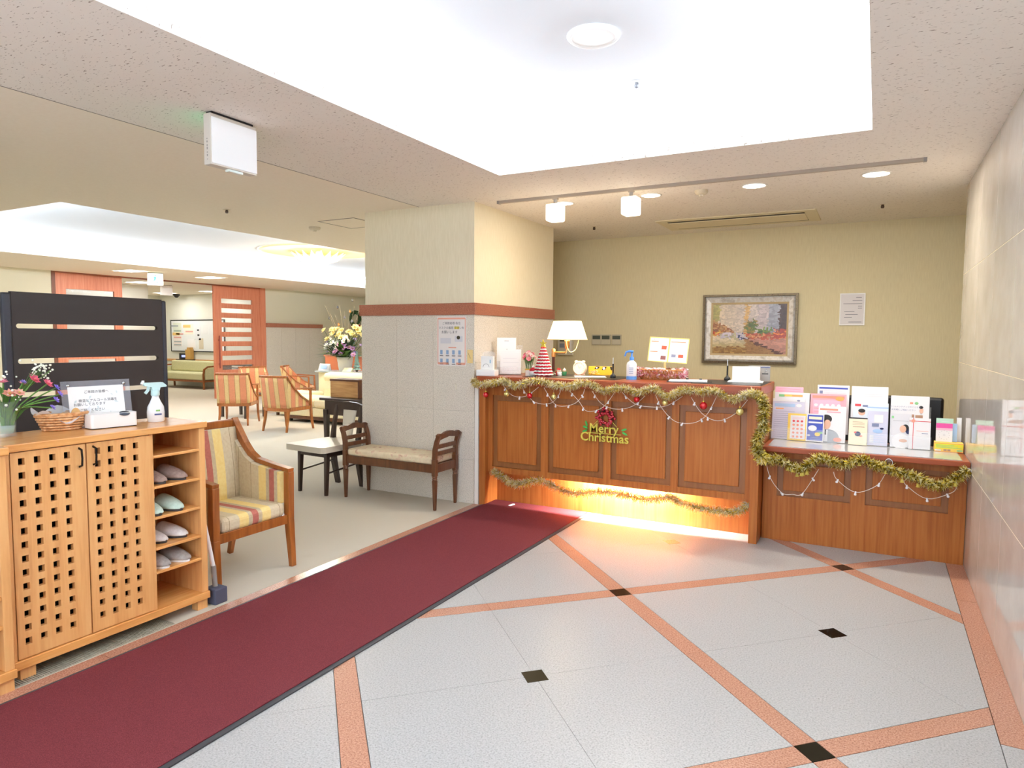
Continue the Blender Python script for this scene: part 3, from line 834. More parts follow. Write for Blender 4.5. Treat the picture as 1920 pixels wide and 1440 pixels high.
# ------------------------------------------------------------------ bench against the pillar
M_FLOR = nmat('cream floral bench cloth', ['#d9c7a6', '#e2d3b3', '#d8b79c', '#b99a80'], (16, 16, 16), .85, 4, .8, stops=[.40, .54, .62, .68])
t = thing('bench', 'narrow brown wooden bench with cream floral cushion and slatted ends against the pillar', 'bench', (-3.69, 4.765, 0))
for sx in (-1, 1):
    for sy in (-1, 1):
        x, y = sx * .485, sy * .155
        b = MB()
        b.bar((x, y, 0), (x, y, .255), (.022, .022), (.036, .036)); b.lathe([(.018, .255), (.024, .262), (.018, .272), (.024, .282), (.019, .292)], 10, (x, y, 0))
        b.bar((x, y, .29), (x, y, .43), (.04, .04)); b.path_bar([(x, y, .43), (x + sx * .004, y, .51), (x + sx * .022, y, .58), (x + sx * .045, y, .635)], .034, [.038, .036, .034, .03], up=(0, 1, 0))
        b.build('leg', M_WALN, t, bevel=.003)
    for z, xo in ((.475, .004), (.535, .013)):
        b = MB(); b.box(sx * (.485 + xo) - .009, -.15, z - .018, sx * (.485 + xo) + .009, .15, z + .018); b.build('slat', M_WALN, t, bevel=.003)
    crest = [(-.165, .588), (-.10, .60), (0, .612), (.10, .60), (.165, .588), (.172, .635), (.14, .648), (.10, .640), (.05, .655), (0, .66), (-.05, .655), (-.10, .640), (-.14, .648), (-.172, .635)]
    b = MB(); b.prism(crest, sx * .518 - .012, sx * .518 + .012, 'x'); b.build('crest_rail', M_WALN, t, bevel=.004)
b = MB()
for sy in (-1, 1): b.box(-.47, sy * .155 - .012, .315, .47, sy * .155 + .012, .385)
for sx in (-1, 1): b.box(sx * .485 - .012, -.14, .315, sx * .485 + .012, .14, .385)
b.build('apron', M_WALN, t, bevel=.003)
b = MB(); b.box(-.462, -.165, .383, .462, .165, .445); b.build('cushion', M_FLOR, t, bevel=.022, seg=3)

# ------------------------------------------------------------------ dark chair with cream seat
M_CREAML = mat('cream leatherette', '#d8d0bf', .35)
t = thing('dining_chair', 'dark espresso chair with cream leatherette seat and splat beside the bench', 'chair', (-4.52, 4.76, 0), math.radians(-4))
for sx in (-1, 1):
    b = MB(); b.bar((sx * .175, -.195, 0), (sx * .175, -.18, .40), (.026, .03), (.042, .042)); b.build('front_leg', M_DARKW, t, bevel=.003)
    b = MB(); b.path_bar([(sx * .165, .27, 0), (sx * .168, .225, .22), (sx * .17, .21, .42), (sx * .172, .235, .60), (sx * .165, .275, .775)], [.03, .045, .045, .036, .03], [.055, .05, .045, .036, .028], up=(1, 0, 0)); b.build('back_leg', M_DARKW, t, bevel=.004)
    b = MB(); b.tube([(sx * .172, -.185, .20), (sx * .168, .22, .24)], .009, 6); b.build('stretcher', M_DARKW, t)
b = MB(); b.box(-.18, -.20, .35, .18, -.175, .405); b.box(-.18, .20, .35, .18, .225, .405); b.box(-.185, -.19, .35, -.16, .21, .405); b.box(.16, -.19, .35, .185, .21, .405); b.build('apron', M_DARKW, t)
def seatp(k):
    pts = []
    for (cx, cy, a0) in ((.21, -.26, -PI / 2), (.19, .18, 0), (-.19, .18, PI / 2), (-.21, -.26, PI)):
        for i in range(5):
            a = a0 + PI / 2 * i / 4; pts.append((cx + .045 * math.cos(a), cy + .045 * math.sin(a)))
    return pts
b = MB(); b.prism(seatp(0), .405, .458, 'z'); b.build('seat', M_CREAML, t, bevel=.026, seg=4)
b = MB(); b.prism([(-.20, .735), (.20, .735), (.198, .765), (.17, .79), (.10, .808), (0, .815), (-.10, .808), (-.17, .79), (-.198, .765)], .262, .290, 'y'); b.build('top_rail', M_DARKW, t, bevel=.008)
b = MB(); b.add([(-.055, .212, .43), (.055, .212, .43), (.085, .270, .745), (-.085, .270, .745), (-.055, .245, .43), (.055, .245, .43), (.085, .295, .745), (-.085, .295, .745)], [(0, 1, 2, 3), (7, 6, 5, 4), (0, 4, 5, 1), (1, 5, 6, 2), (2, 6, 7, 3), (3, 7, 4, 0)]); b.build('splat', M_CREAML, t, bevel=.012)

# ------------------------------------------------------------------ dark side table with a wooden box
t = thing('side_table', 'dark wooden side table behind the cream seated chair, half hidden by the pillar', 'table', (-5.25, 5.92, 0))
b = MB(); b.box(-.30, -.22, .725, .42, .22, .755); b.build('tabletop', M_DARKW, t, bevel=.005)
b = MB(); b.box(-.26, -.17, .56, .36, .17, .725); b.build('drawer_apron', M_DARKW, t)
for sx, sy in ((-.245, -.16), (.35, -.16), (-.245, .16), (.35, .16)):
    b = MB(); b.bar((sx, sy, 0), (sx, sy, .62), (.035, .035), (.055, .055)); b.build('leg', M_DARKW, t, bevel=.003)
b = MB(); b.box(-.28, -.15, .22, .33, .15, .245); b.build('lower_shelf', M_DARKW, t)
t = thing('wooden_box', 'light striped wooden box standing on the dark side table', 'box', (-5.285, 5.92, .755))
b = MB(); b.box(-.205, -.10, .002, .205, .10, .20); b.build('body', M_BOXW, t, bevel=.004)
b = MB(); b.box(-.21, -.105, .185, .21, .105, .208); b.build('lid', mat('dark box lid', '#5b3018', .5), t, bevel=.003)
b = MB(); b.box(.203, -.104, 0, .214, .104, .206); b.build('end_board', mat('dark box end', '#6a3a20', .5), t)

# ------------------------------------------------------------------ cream sofa
M_SOFA = nmat('cream sofa cloth', ['#e3d9b0', '#ece3bf'], (60, 60, 60), .85)
t = thing('sofa', 'large cream sofa with rolled back behind the wooden box and side table', 'sofa', (0, 0, 0))
b = MB(); b.box(-8.88, 8.32, .05, -6.6, 9.08, .115); b.build('plinth', M_WALN, t)
for fx in (-8.8, -6.75):
    for fy in (8.36, 9.0): MB().box(fx - .03, fy - .03, 0, fx + .03, fy + .03, .05).build('foot', M_BLK, t)
b = MB(); b.box(-8.95, 8.26, .115, -6.6, 9.12, .26); b.build('base', M_SOFA, t, bevel=.02)
for k in range(3): 
    b = MB(); b.box(-8.95 + k * .79, 8.24, .262, -8.95 + (k + 1) * .79 - .004, 8.80, .425); b.build('seat_cushion', M_SOFA, t, bevel=.05, seg=4)
prof = [(8.74, .26), (8.70, .55), (8.705, .70), (8.73, .775), (8.79, .815), (8.88, .828), (8.97, .81), (9.03, .76), (9.08, .55), (9.12, .26)]
b = MB(); b.prism(prof, -8.36, -6.6, 'x'); b.build('backrest', M_SOFA, t, bevel=.03, seg=3)
b = MB(); b.tube([(-8.33, 8.745, .745), (-6.62, 8.745, .745)], .072, 12); b.build('back_roll', M_SOFA, t)
t = thing('ottoman', 'cream upholstered ottoman behind the sofa seat, beneath the side-on lounge chair', 'ottoman', (-9.36, 9.08, 0))
b = MB(); b.box(-.35, -.3, .06, .35, .3, .28); b.build('base', M_SOFA, t, bevel=.02)
b = MB(); b.box(-.36, -.31, .28, .36, .31, .43); b.build('cushion', M_SOFA, t, bevel=.04, seg=3)
for sx in (-1, 1):
    for sy in (-1, 1): MB().box(sx * .28 - .02, sy * .22 - .02, 0, sx * .28 + .02, sy * .22 + .02, .06).build('foot', M_WALN, t)

# console with the big flower arrangement
t = thing('console', 'long cream console behind the sofa holding the large flower arrangement', 'console', (0, 0, 0))
b = MB(); b.box(-9.30, 9.45, .77, -7.2, 9.92, .80); b.build('top', mat('grey console top', '#aab0ae', .25), t, bevel=.003)
b = MB(); b.box(-9.25, 9.50, 0, -7.25, 9.88, .77); b.build('body', M_SOFA, t)
t = thing('wood_partition', 'low orange brown wooden partition behind the flower console', 'partition', (0, 0, 0))
b = MB(); b.box(-9.75, 10.2, 0, -7.6, 10.25, 1.04); b.build('board', mat('orange partition veneer', '#c9744a', .45), t)
b = MB(); b.box(-9.77, 10.18, 1.04, -7.58, 10.27, 1.075); b.build('cap_rail', M_DOORW, t)

# ------------------------------------------------------------------ meeting room beyond the doors
M_GSOFA = nmat('pale green sofa cloth', ['#ccc99c', '#d6d3aa'], (40, 40, 40), .85)
t = thing('settee', 'pale green settee with curved wooden arms below the whiteboard in the far room', 'sofa', (-16.7, 12.22, 0))
b = MB(); b.box(-1.0, -.28, .24, .93, .25, .44); b.build('seat', M_GSOFA, t, bevel=.05, seg=3)
b = MB(); b.box(-1.0, .16, .44, .93, .34, .74); b.build('backrest', M_GSOFA, t, bevel=.05, seg=3)
b = MB(); b.box(-1.0, -.27, .19, .93, .28, .24); b.build('seat_rail', M_CHW, t)
for x in (-1.02, .95):
    b = MB(); b.path_bar([(x, -.26, 0), (x, -.27, .40), (x, -.24, .54), (x, -.14, .60), (x, .25, .62)], .04, .035, up=(1, 0, 0)); b.build('armrest', M_CHW, t)
    b = MB(); b.bar((x, .28, 0), (x, .25, .6), (.04, .04)); b.build('back_leg', M_CHW, t)
    b = MB(); b.box(x - .012, -.22, .26, x + .012, .25, .56); b.build('arm_panel', M_GSOFA, t)
t = thing('whiteboard', 'white noticeboard with thin black frame and pinned sheets in the far room', 'whiteboard', (-17.05, 12.68, 1.43))
b = MB(); b.box(-1.0, -.012, -.44, 1.25, .018, .44); b.build('board', mat('whiteboard face', '#e9edf0', .3), t)
b = MB()
for q in ((-1.02, .43, 1.27, .455), (-1.02, -.455, 1.27, -.43), (-1.02, -.455, -.995, .455), (1.245, -.455, 1.27, .455)): b.box(q[0], -.02, q[1], q[2], .018, q[3])
b.build('frame', M_BLK, t)
for (x, z, sx, sz, c_) in ((-.72, .20, .36, .34, '#dfe6d8'), (-.72, -.15, .36, .3, '#f0e6e2'), (-.22, .19, .40, .3, '#f6efe0'), (.16, .10, .26, .44, '#e6e9ef'), (.50, .18, .24, .26, '#e9ebee'), (-.12, -.22, .34, .26, '#f1f1f4'), (.30, -.22, .18, .30, '#d8cdb8')):
    b = MB(); b.box(x - sx / 2, -.016, z - sz / 2, x + sx / 2, -.012, z + sz / 2); b.build('pinned_sheet', mat('sheet ' + c_, c_, .8), t)
b = MB()
random.seed(3)
for (x, z, c_) in ((-.84, .28, 0), (-.72, .14, 1), (-.78, .05, 2), (-.62, .05, 3), (-.72, -.05, 3), (-.72, -.17, 0), (-.30, .27, 2), (.18, .16, 4), (.19, .02, 4), (-.2, .12, 3), (-.72, -.26, 0)):
    wd = .16 if c_ != 4 else .04
    b.box(x - wd, -.018, z - .02 * (2 if c_ == 2 else 1), x + wd, -.016, z + .02 * (2 if c_ == 2 else 1), c_)
b.build('print', [mat('grey print', '#aab3b8', .8), mat('green print', '#a9baa9', .8), mat('orange print', '#efc77c', .8), mat('pink print', '#e3a9a0', .8), M_BLK], t)
t = thing('shelf_ledge', 'dark little ledge behind the pale green settee', 'shelf', (-17.35, 12.61, .76))
b = MB(); b.box(-.32, -.09, -.03, .3, .07, 0); b.build('board', M_DARKW, t)
MB().box(-.02, .05, -.10, .02, .07, -.03).build('bracket', M_DARKW, t)
t = thing('small_screen_device', 'small black device with a lit bluish screen on the far ledge', 'tablet', (-17.42, 12.58, .76))
b = MB(); b.box(-.16, -.02, 0, .14, .03, .17); b.build('body', M_BLK, t, bevel=.006)
b = MB(); b.box(-.04, -.024, .06, .11, -.02, .12); b.build('screen', mat('lit blue screen', '#9aa6ff', .3, emit=1.2), t)
t = thing('cardboard_box', 'tan cardboard box beside the small screen device on the far ledge', 'box', (-17.19, 12.60, .76))
b = MB(); b.box(-.10, -.05, 0, .12, .06, .28); b.build('carton', mat('tan cardboard', '#c59a55', .8), t)
b = MB(); b.box(-.03, -.05, .28, .09, .06, .34); b.build('flap', mat('tan cardboard', '#c59a55', .8), t)
def far_chair(loc, rz, label):
    t = thing('dining_chair', label, 'chair', loc, rz)
    b = MB(); b.box(-.22, -.22, .40, .22, .22, .46); b.build('seat', M_GSOFA, t, bevel=.015)
    for sx in (-1, 1):
        b = MB(); b.bar((sx * .2, .24, 0), (sx * .2, .22, .80), (.035, .035)); b.build('back_leg', M_WALN, t)
        b = MB(); b.bar((sx * .2, -.2, 0), (sx * .2, -.2, .62), (.03, .03)); b.build('front_leg', M_WALN, t)
        b = MB(); b.bar((sx * .2, -.22, .62), (sx * .2, .23, .64), (.04, .025)); b.build('armrest', M_WALN, t)
    b = MB(); b.box(-.2, .20, .55, .2, .235, .80); b.build('backrest', M_WALN, t)
far_chair((-14.15, 11.5, 0), PI / 2, 'dark wooden chair with pale seat beside the slatted terracotta door, far room')
t = thing('meeting_table', 'dark table next to the pale green settee in the far room', 'table', (-14.55, 12.3, 0))
b = MB(); b.box(-.4, -.3, .67, .5, .3, .70); b.build('tabletop', M_DARKW, t)
for sx in (-.36, .46):
    for sy in (-.26, .26): MB().box(sx - .02, sy - .02, 0, sx + .02, sy + .02, .67).build('leg', M_DARKW, t)
# ------------------------------------------------------------------ ceiling fixtures
M_LAMPON = mat('lit lamp diffuser', '#fffaf0', .4, emit=6.0, emit_col='#fff6e8')
M_TRIM = mat('white lamp trim', '#efece6', .5)
def downlight(x, y, r, label, power=12, col=(1, .92, .78), group='round downlights'):
    t = thing('downlight', label, 'ceiling light', (x, y, H), 0, group)
    b = MB(); b.lathe([(r, .004), (r + .012, .004), (r + .014, -.003), (r, -.006), (r - .002, .004)], 28); b.build('trim_ring', M_TRIM, t)
    b = MB(); b.lathe([(0, -.003), (r, -.003)], 28); b.build('diffuser', M_LAMPON, t)
    area('downlight_lamp', (x, y, H - .02), r * 1.2, r * 1.2, power, col)
downlight(-1.648, 5.39, .075, 'round downlight over the desk, partly beside the second track lamp')
downlight(-.858, 5.398, .082, 'round downlight over the desk, middle one of the row')
downlight(-.053, 5.394, .085, 'round downlight nearest the stone wall', 22)
downlight(-2.40, 5.38, .075, 'round downlight half hidden behind the left track lamp', 2)
t = thing('light_track', 'long thin beige lighting track fixed to the ceiling over the desk', 'track', (0, 0, 0))
b = MB(); b.box(-2.86, 5.045, H - .022, .22, 5.077, H); b.build('rail', mat('beige track', '#a99c8e', .5), t)
b = MB(); b.box(-2.87, 5.042, H - .024, -2.85, 5.08, H); b.box(.21, 5.042, H - .024, .23, 5.08, H); b.build('end_cap', M_GREYM, t)
M_SHADE = mat('lit milk glass', '#fff8ec', .3, emit=1.9, emit_col='#fff0d6')
for x, lab in ((-2.335, 'square milk glass track lamp on the left end of the track'), (-1.70, 'square milk glass track lamp second from the left')):
    t = thing('track_lamp', lab, 'lamp', (x, 5.06, H - .022), 0, 'milk glass track lamps')
    b = MB(); b.box(-.022, -.014, -.012, .022, .014, 0); b.build('adapter', mat('beige track', '#a99c8e', .5), t)
    b = MB(); b.tube([(0, 0, -.012), (0, 0, -.05)], .016, 10); b.build('stem', M_GREYM, t)
    b = MB(); b.box(-.062, -.062, -.185, .062, .062, -.05); b.build('shade', M_SHADE, t, bevel=.014, seg=3)
    point('track_lamp_bulb', (x, 5.06, H - .26), 2.2, (1, .86, .66), .05)
# air conditioner
t = thing('ceiling_air_conditioner', 'cream ceiling air conditioner with two dark slots above the back wall', 'air conditioner', (-1.24, 6.87, H))
b = MB(); b.box(-.72, -.31, -.012, .72, .31, 0.0); b.build('panel', mat('cream grille', '#d9cdae', .5), t, bevel=.004)
for y in (-.20, .20):
    b = MB(); b.box(-.62, y - .022, -.014, .62, y + .022, -.0115); b.build('slot', mat('dark slot', '#26221c', .8), t)
b = MB(); b.box(-.62, -.17, -.02, .62, .17, -.012); b.build('louvre_panel', mat('cream louvre', '#dfd3b4', .5), t, bevel=.003)
# coffer speaker, sprinklers, detectors
t = thing('ceiling_speaker', 'large round white ceiling speaker inside the bright coffer', 'speaker', (-1.21, 3.02, RZ))
b = MB(); b.lathe([(.098, 0), (.122, 0), (.122, -.008), (.112, -.018), (.100, -.014)], 36); b.build('rim', M_WHITE, t)
b = MB(); b.lathe([(0, -.008), (.08, -.009), (.101, -.006)], 36); b.build('grille', nmat('grey speaker grille', ['#b9b9ba', '#cfcfd0'], (300, 300, 300), .6), t)
def ceil_dot(name, label, cat, x, y, z, r, m_, dark=True, group=None):
    t = thing(name, label, cat, (x, y, z), 0, group)
    b = MB(); b.lathe([(0, -.004), (r, -.003), (r, 0)], 20); b.build('plate', m_, t)
    b = MB(); b.lathe([(0, -.034), (.012, -.032), (.014, -.02), (.010, -.004), (0, -.004)], 12); b.build('nozzle', mat('bronze nozzle', '#5d4f42', .4, .6) if dark else mat('grey nozzle', '#8c8c90', .4, .5), t)
ceil_dot('sprinkler', 'small white sprinkler in the bright coffer behind the round speaker', 'sprinkler', -1.213, 3.669, RZ, .032, M_WHITE, False)
M_CEILP = mat('cream fixture', '#d3c7ae', .5)
ceil_dot('sprinkler', 'small bronze sprinkler on the ceiling near the stone wall', 'sprinkler', -.007, 6.613, H, .02, M_CEILP)
ceil_dot('sprinkler', 'small bronze sprinkler on the ceiling right of the pillar', 'sprinkler', -2.621, 6.639, H, .02, M_CEILP)
ceil_dot('sprinkler', 'small sprinkler on the lounge ceiling beyond the exit sign', 'sprinkler', -5.278, 4.29, H, .035, M_CEILP)
ceil_dot('sprinkler', 'tiny sprinkler in the lounge coffer beside the smoke detector', 'sprinkler', -7.0, 6.35, RZ, .03, M_WHITE, False)
def detector(x, y, z, r, label, m_):
    t = thing('smoke_detector', label, 'detector', (x, y, z))
    b = MB(); b.lathe([(r, 0), (r, -.015), (r * .8, -.03), (0, -.034)], 24); b.build('body', m_, t)
    b = MB(); b.lathe([(r * .35, -.034), (r * .3, -.045), (0, -.046)], 16); b.build('sensor_cap', m_, t)
detector(-1.247, 5.391, H, .05, 'small flat cream detector between the downlights', M_CEILP)
detector(-5.278, 5.39, H, .06, 'small cream detector on the lounge ceiling beside the access hatch', M_CEILP)
detector(-7.15, 5.45, RZ, .07, 'white smoke detector in the lounge coffer', M_WHITE)
t = thing('access_hatch', 'square access hatch outlined in the lounge ceiling next to the pillar', 'hatch', (-4.745, 5.37, H))
b = MB(); b.box(-.225, -.235, -.002, .225, .235, 0); b.build('panel', M_CEIL2, t)
b = MB()
for q in ((-.235, -.245, .235, -.236), (-.235, .236, .235, .245), (-.235, -.236, -.226, .236), (.226, -.236, .235, .236)): b.box(q[0], q[1], -.0035, q[2], q[3], 0)
b.build('frame', M_JOINT2, t)
# exit signs
M_EXG = mat('lit green exit panel', '#35c98a', .4, emit=2.0)
M_EXW = mat('lit white exit panel', '#f4fbf4', .4, emit=1.0)
def running_man(t, T, s):
    """pictogram: door and running figure, white and green faces"""
    b = MB()
    def poly(pts, mi): b.add([T @ Vector((x * s, -.0008 * (1 + mi), z * s)) for x, z in pts], [tuple(range(len(pts)))], mi)
    poly([(-.9, -.9), (.9, -.9), (.9, .9), (-.9, .9)], 0)
    poly([(.05, -.75), (.7, -.75), (.7, .75), (.05, .75)], 1)
    for pts in ([(-.1, .5), (.1, .5), (.1, .68), (-.1, .68)], [(-.2, -.1), (.05, -.1), (.1, .42), (-.15, .42)], [(.0, .3), (.4, .1), (.4, 0), (.0, .18)], [(-.15, .35), (-.5, .15), (-.45, .05), (-.1, .25)], [(-.05, -.1), (.3, -.35), (.25, -.65), (.15, -.65), (.15, -.38), (-.2, -.1)], [(-.2, -.1), (-.6, -.5), (-.55, -.58), (-.05, -.15)]):
        poly(pts, 2)
    b.build('pictogram', [M_EXW, M_EXW, M_EXG], t)
t = thing('exit_sign', 'square exit sign box hanging from the entrance ceiling, blank white side toward us', 'exit sign', (-3.055, 2.525, H))
b = MB(); b.box(-.035, -.145, -.27, .018, .145, -.012); b.build('housing', mat('exit housing', '#cfc6ba', .5), t, bevel=.003)
b = MB(); b.box(.0175, -.14, -.262, .0225, .145, -.03); b.build('blank_panel', M_WHITE, t, bevel=.002)
b = MB(); b.box(-.03, -.13, -.012, .012, .13, 0); b.build('ceiling_mount', M_BLK, t)
b = MB(); b.box(-.038, -.135, -.262, -.034, .135, -.03); b.build('lit_panel', M_EXG, t)
b = MB()
for k, h_ in enumerate((.004, .010, .006, .012, .008, .010, .006)): b.box(-.012, -.1456, -.245 + k * .017, -.006, -.145, -.245 + k * .017 + h_)
b.build('side_print', mat('faint grey print', '#8d8780', .7), t)
b = MB(); b.box(-.02, -.03, -.283, .012, .06, -.27); b.build('test_lamp', mat('pale lens', '#d7e3dc', .2), t, bevel=.002)
t = thing('exit_sign', 'lit exit sign with green running figure hanging over the far lounge doors', 'exit sign', (-11.8, 7.99, H), math.radians(55))
b = MB(); b.box(-.13, -.03, -.235, .13, .03, -.01); b.build('housing', M_WHITE, t, bevel=.003)
b = MB(); b.box(-.12, -.02, -.01, .12, .02, 0); b.build('ceiling_mount', M_GREYM, t)
running_man(t, Matrix.Translation((0, -.031, -.1225)), .115)
t = thing('exit_sign', 'blank white exit sign box hanging inside the far room', 'exit sign', (-14.5, 10.08, H), math.radians(80))
b = MB(); b.box(-.13, -.03, -.235, .13, .03, -.01); b.build('housing', M_WHITE, t, bevel=.003)
b = MB(); b.box(-.12, -.02, -.01, .12, .02, 0); b.build('ceiling_mount', M_GREYM, t)
# square panel lights of lounge edge and far room
def panel_light(x, y, sx, sy, label, p=15):
    t = thing('panel_light', label, 'ceiling light', (x, y, H), 0, 'far ceiling panel lights')
    b = MB(); b.box(-sx / 2, -sy / 2, -.006, sx / 2, sy / 2, 0); b.build('diffuser', M_LAMPON, t)
    b = MB()
    for q in ((-sx / 2 - .02, -sy / 2 - .02, sx / 2 + .02, -sy / 2), (-sx / 2 - .02, sy / 2, sx / 2 + .02, sy / 2 + .02), (-sx / 2 - .02, -sy / 2, -sx / 2, sy / 2), (sx / 2, -sy / 2, sx / 2 + .02, sy / 2)): b.box(q[0], q[1], -.008, q[2], q[3], 0)
    b.build('frame', M_TRIM, t)
    area('panel_lamp', (x, y, H - .03), sx, sy, p, (1, .98, .94))
panel_light(-11.70, 9.09, .5, .35, 'lit panel light on the lounge soffit before the terracotta slatted door', 26)
panel_light(-11.85, 7.55, .5, .35, 'lit panel light on the lounge soffit behind the running figure exit sign', 26)
panel_light(-14.2, 9.27, .5, .4, 'lit panel light nearest the doors in the far room')
panel_light(-17.2, 11.9, .5, .4, 'lit panel light at the far end of the far room')
panel_light(-15.4, 11.93, .4, .4, 'lit panel light over the settee in the far room', 18)
t = thing('dome_camera', 'small black dome camera on the far room ceiling', 'camera', (-17.4, 12.4, H))
b = MB(); b.lathe([(.09, 0), (.09, -.04), (.07, -.045)], 16); b.build('base', M_BLK, t)
b = MB(); b.ell((0, 0, -.045), (.065, .065, .06), 14, 8); b.build('dome', M_BLK, t)
# chandelier in a round shallow dome
t = thing('chandelier', 'golden leaf shaped glass chandelier in a round cream recess of the lounge coffer', 'chandelier', (-8.2, 8.45, RZ))
b = MB(); b.lathe([(.95, 0), (.95, -.012), (.88, -.014), (.86, -.003), (.1, -.002)], 40); b.build('medallion', mat('tan medallion', '#cdb285', .6), t)
M_CHG = mat('lit amber glass', '#ffe9b8', .2, emit=1.6, emit_col='#ffd88c')
for k in range(18):
    a = 2 * PI * k / 18; c_, s_ = math.cos(a), math.sin(a)
    b = MB(); b.add([(c_ * .12 - s_ * .03, s_ * .12 + c_ * .03, -.20), (c_ * .12 + s_ * .03, s_ * .12 - c_ * .03, -.20), (c_ * .30 + s_ * .07, s_ * .30 - c_ * .07, -.15), (c_ * .44, s_ * .44, -.03), (c_ * .30 - s_ * .07, s_ * .30 + c_ * .07, -.15)], [(0, 1, 2, 3, 4)])
    b.build('glass_leaf', M_CHG, t, solid=.006)
b = MB(); b.lathe([(0, -.235), (.06, -.22), (.13, -.20), (.10, -.16), (.03, -.0)], 20); b.build('bowl', M_CHG, t)
point('chandelier_bulb', (-8.2, 8.45, RZ - .32), 110, (1, .9, .74), .1)

# ------------------------------------------------------------------ things on the walls
t = thing('framed_painting', 'street painting in a broad silver frame on the back wall', 'painting', (-1.20, 7.5, 1.553))
FW, FH = .475, .365
def frame_ring(b, w0, h0, w1, h1, y0, y1, mi=0):
    o = [(-w0, -h0), (w0, -h0), (w0, h0), (-w0, h0)]; i = [(-w1, -h1), (w1, -h1), (w1, h1), (-w1, h1)]
    vs = [(x, y0, z) for x, z in o] + [(x, y1, z) for x, z in i]
    b.add(vs, [(k, (k + 1) % 4, 4 + (k + 1) % 4, 4 + k) for k in range(4)], mi)
b = MB(); frame_ring(b, FW, FH, FW, FH, 0, -.045); frame_ring(b, FW, FH, FW - .022, FH - .022, -.045, -.05); frame_ring(b, FW - .022, FH - .022, FW - .026, FH - .026, -.05, -.03)
b.build('outer_moulding', nmat('bronze beaded moulding', ['#4a4136', '#8d8069', '#5d5344'], (90, 90, 90), .4, metal=.5), t)
b = MB(); frame_ring(b, FW - .026, FH - .026, FW - .045, FH - .045, -.03, -.046); frame_ring(b, FW - .045, FH - .045, FW - .085, FH - .085, -.046, -.028)
b.build('silver_moulding', nmat('silver leaf', ['#bdb8b0', '#e9e8e6', '#d4cec4'], (18, 18, 18), .3, metal=.25), t)
b = MB(); frame_ring(b, FW - .085, FH - .085, FW - .105, FH - .105, -.028, -.016); b.build('mount', mat('tan mount', '#c3ad85', .8), t)
# canvas: hundreds of little flat brush strokes with a colour attribute
def painted(u, v):
    """generic evening street: pale sky, houses left, tree, awnings right, pavement"""
    r = random.random
    def mixc(a, b_, k): return tuple(a[i] + (b_[i] - a[i]) * k for i in range(3))
    c_ = mixc((.80, .72, .60), (.72, .68, .70), u)
    if v > .42 and u < .10: c_ = (.66, .62, .36)
    if .42 < v < .70 - u * .8 and u < .30: c_ = (.58, .36, .20) if r() < .6 else (.72, .55, .35)
    if .35 < v < .46 and u < .13: c_ = (.78, .35, .12) if r() < .7 else (.85, .68, .3)
    if v > .42 and .44 < u < .50: c_ = (.78, .62, .38)
    if .40 < v < .68 and abs(u - .53) < .085 - abs(v - .53) * .25: c_ = (.34, .40, .16) if r() < .7 else (.55, .46, .18)
    if v > .44 and .62 < u < .75: c_ = (.72, .66, .66)
    if v > .44 and .75 < u < .91: c_ = (.60, .60, .64)
    if v > .50 and u > .905: c_ = (.30, .20, .15)
    if .41 < v < .50 and .63 < u < .82: c_ = (.42, .50, .18) if r() < .7 else (.25, .34, .15)
    if .27 < v < .42 and u > .46: c_ = (.66, .28, .14) if r() < .7 else (.80, .55, .36)
    if .15 < v < .50 and u > .84: c_ = (.62, .20, .08) if r() < .65 else (.88, .5, .2)
    if v < .42 and .10 < u < .46: c_ = (.76, .72, .76) if r() < .6 else (.70, .66, .52)
    if v < .30 and u < .46: c_ = mixc((.62, .52, .26), (.80, .74, .62), v / .3)
    if v < .14: c_ = (.55, .40, .20) if r() < .6 else (.66, .52, .28)
    ed = .30 - (u - .46) * .62
    if v < .30 and u > .46: c_ = (.72, .50, .42) if v > ed else (.60, .44, .26)
    if abs(v - ed) < .02 and u > .46: c_ = (.36, .20, .12)
    if .28 < v < .40 and .36 < u < .42 and r() < .5: c_ = (.22, .26, .42)
    k = .88 + .24 * r()
    return tuple(min(1, x * k) for x in c_)
random.seed(11)
cw, ch = FW - .105, FH - .105
vs, fs, cs = [], [], []
def stroke(u, v, w_, h_, a, col, yy_):
    x, z = (u * 2 - 1) * cw, (v * 2 - 1) * ch
    o = len(vs)
    for i, j in ((-1, -1), (1, -1), (1, 1), (-1, 1)):
        px, pz = i * w_ * math.cos(a) - j * h_ * math.sin(a), i * w_ * math.sin(a) + j * h_ * math.cos(a)
        vs.append((max(-cw, min(cw, x + px)), yy_, max(-ch, min(ch, z + pz))))
    fs.append((o, o + 1, o + 2, o + 3)); cs.append(col)
for i in range(30):
    for j in range(22):
        u, v = (i + .5) / 30, (j + .5) / 22
        stroke(u, v, cw / 28, ch / 20, 0, painted(u, v), -.012)
for k in range(1500):
    u, v = random.random(), random.random()
    stroke(u, v, random.uniform(.010, .032), random.uniform(.004, .011), random.choice((0, 1.4, .3, -.4)) if v > .3 else random.uniform(-.3, .3), painted(u, v), -.0122 - k * 6e-7)
me = bpy.data.meshes.new('canvas'); me.from_pydata(vs, [], fs)
ca = me.color_attributes.new('paint', 'FLOAT_COLOR', 'CORNER')
for f in me.polygons:
    c_ = cs[f.index]
    for li in f.loop_indices: ca.data[li].color = tuple(x ** 2.2 for x in c_) + (1,)
mp_, nt_, bs_ = new_mat('oil paint')
at_ = nt_.nodes.new('ShaderNodeVertexColor'); at_.layer_name = 'paint'
nt_.links.new(at_.outputs[0], bs_.inputs['Base Color']); bs_.inputs['Roughness'].default_value = .3
me.materials.append(mp_)
cv = bpy.data.objects.new('canvas', me); COL.objects.link(cv); cv.parent = t

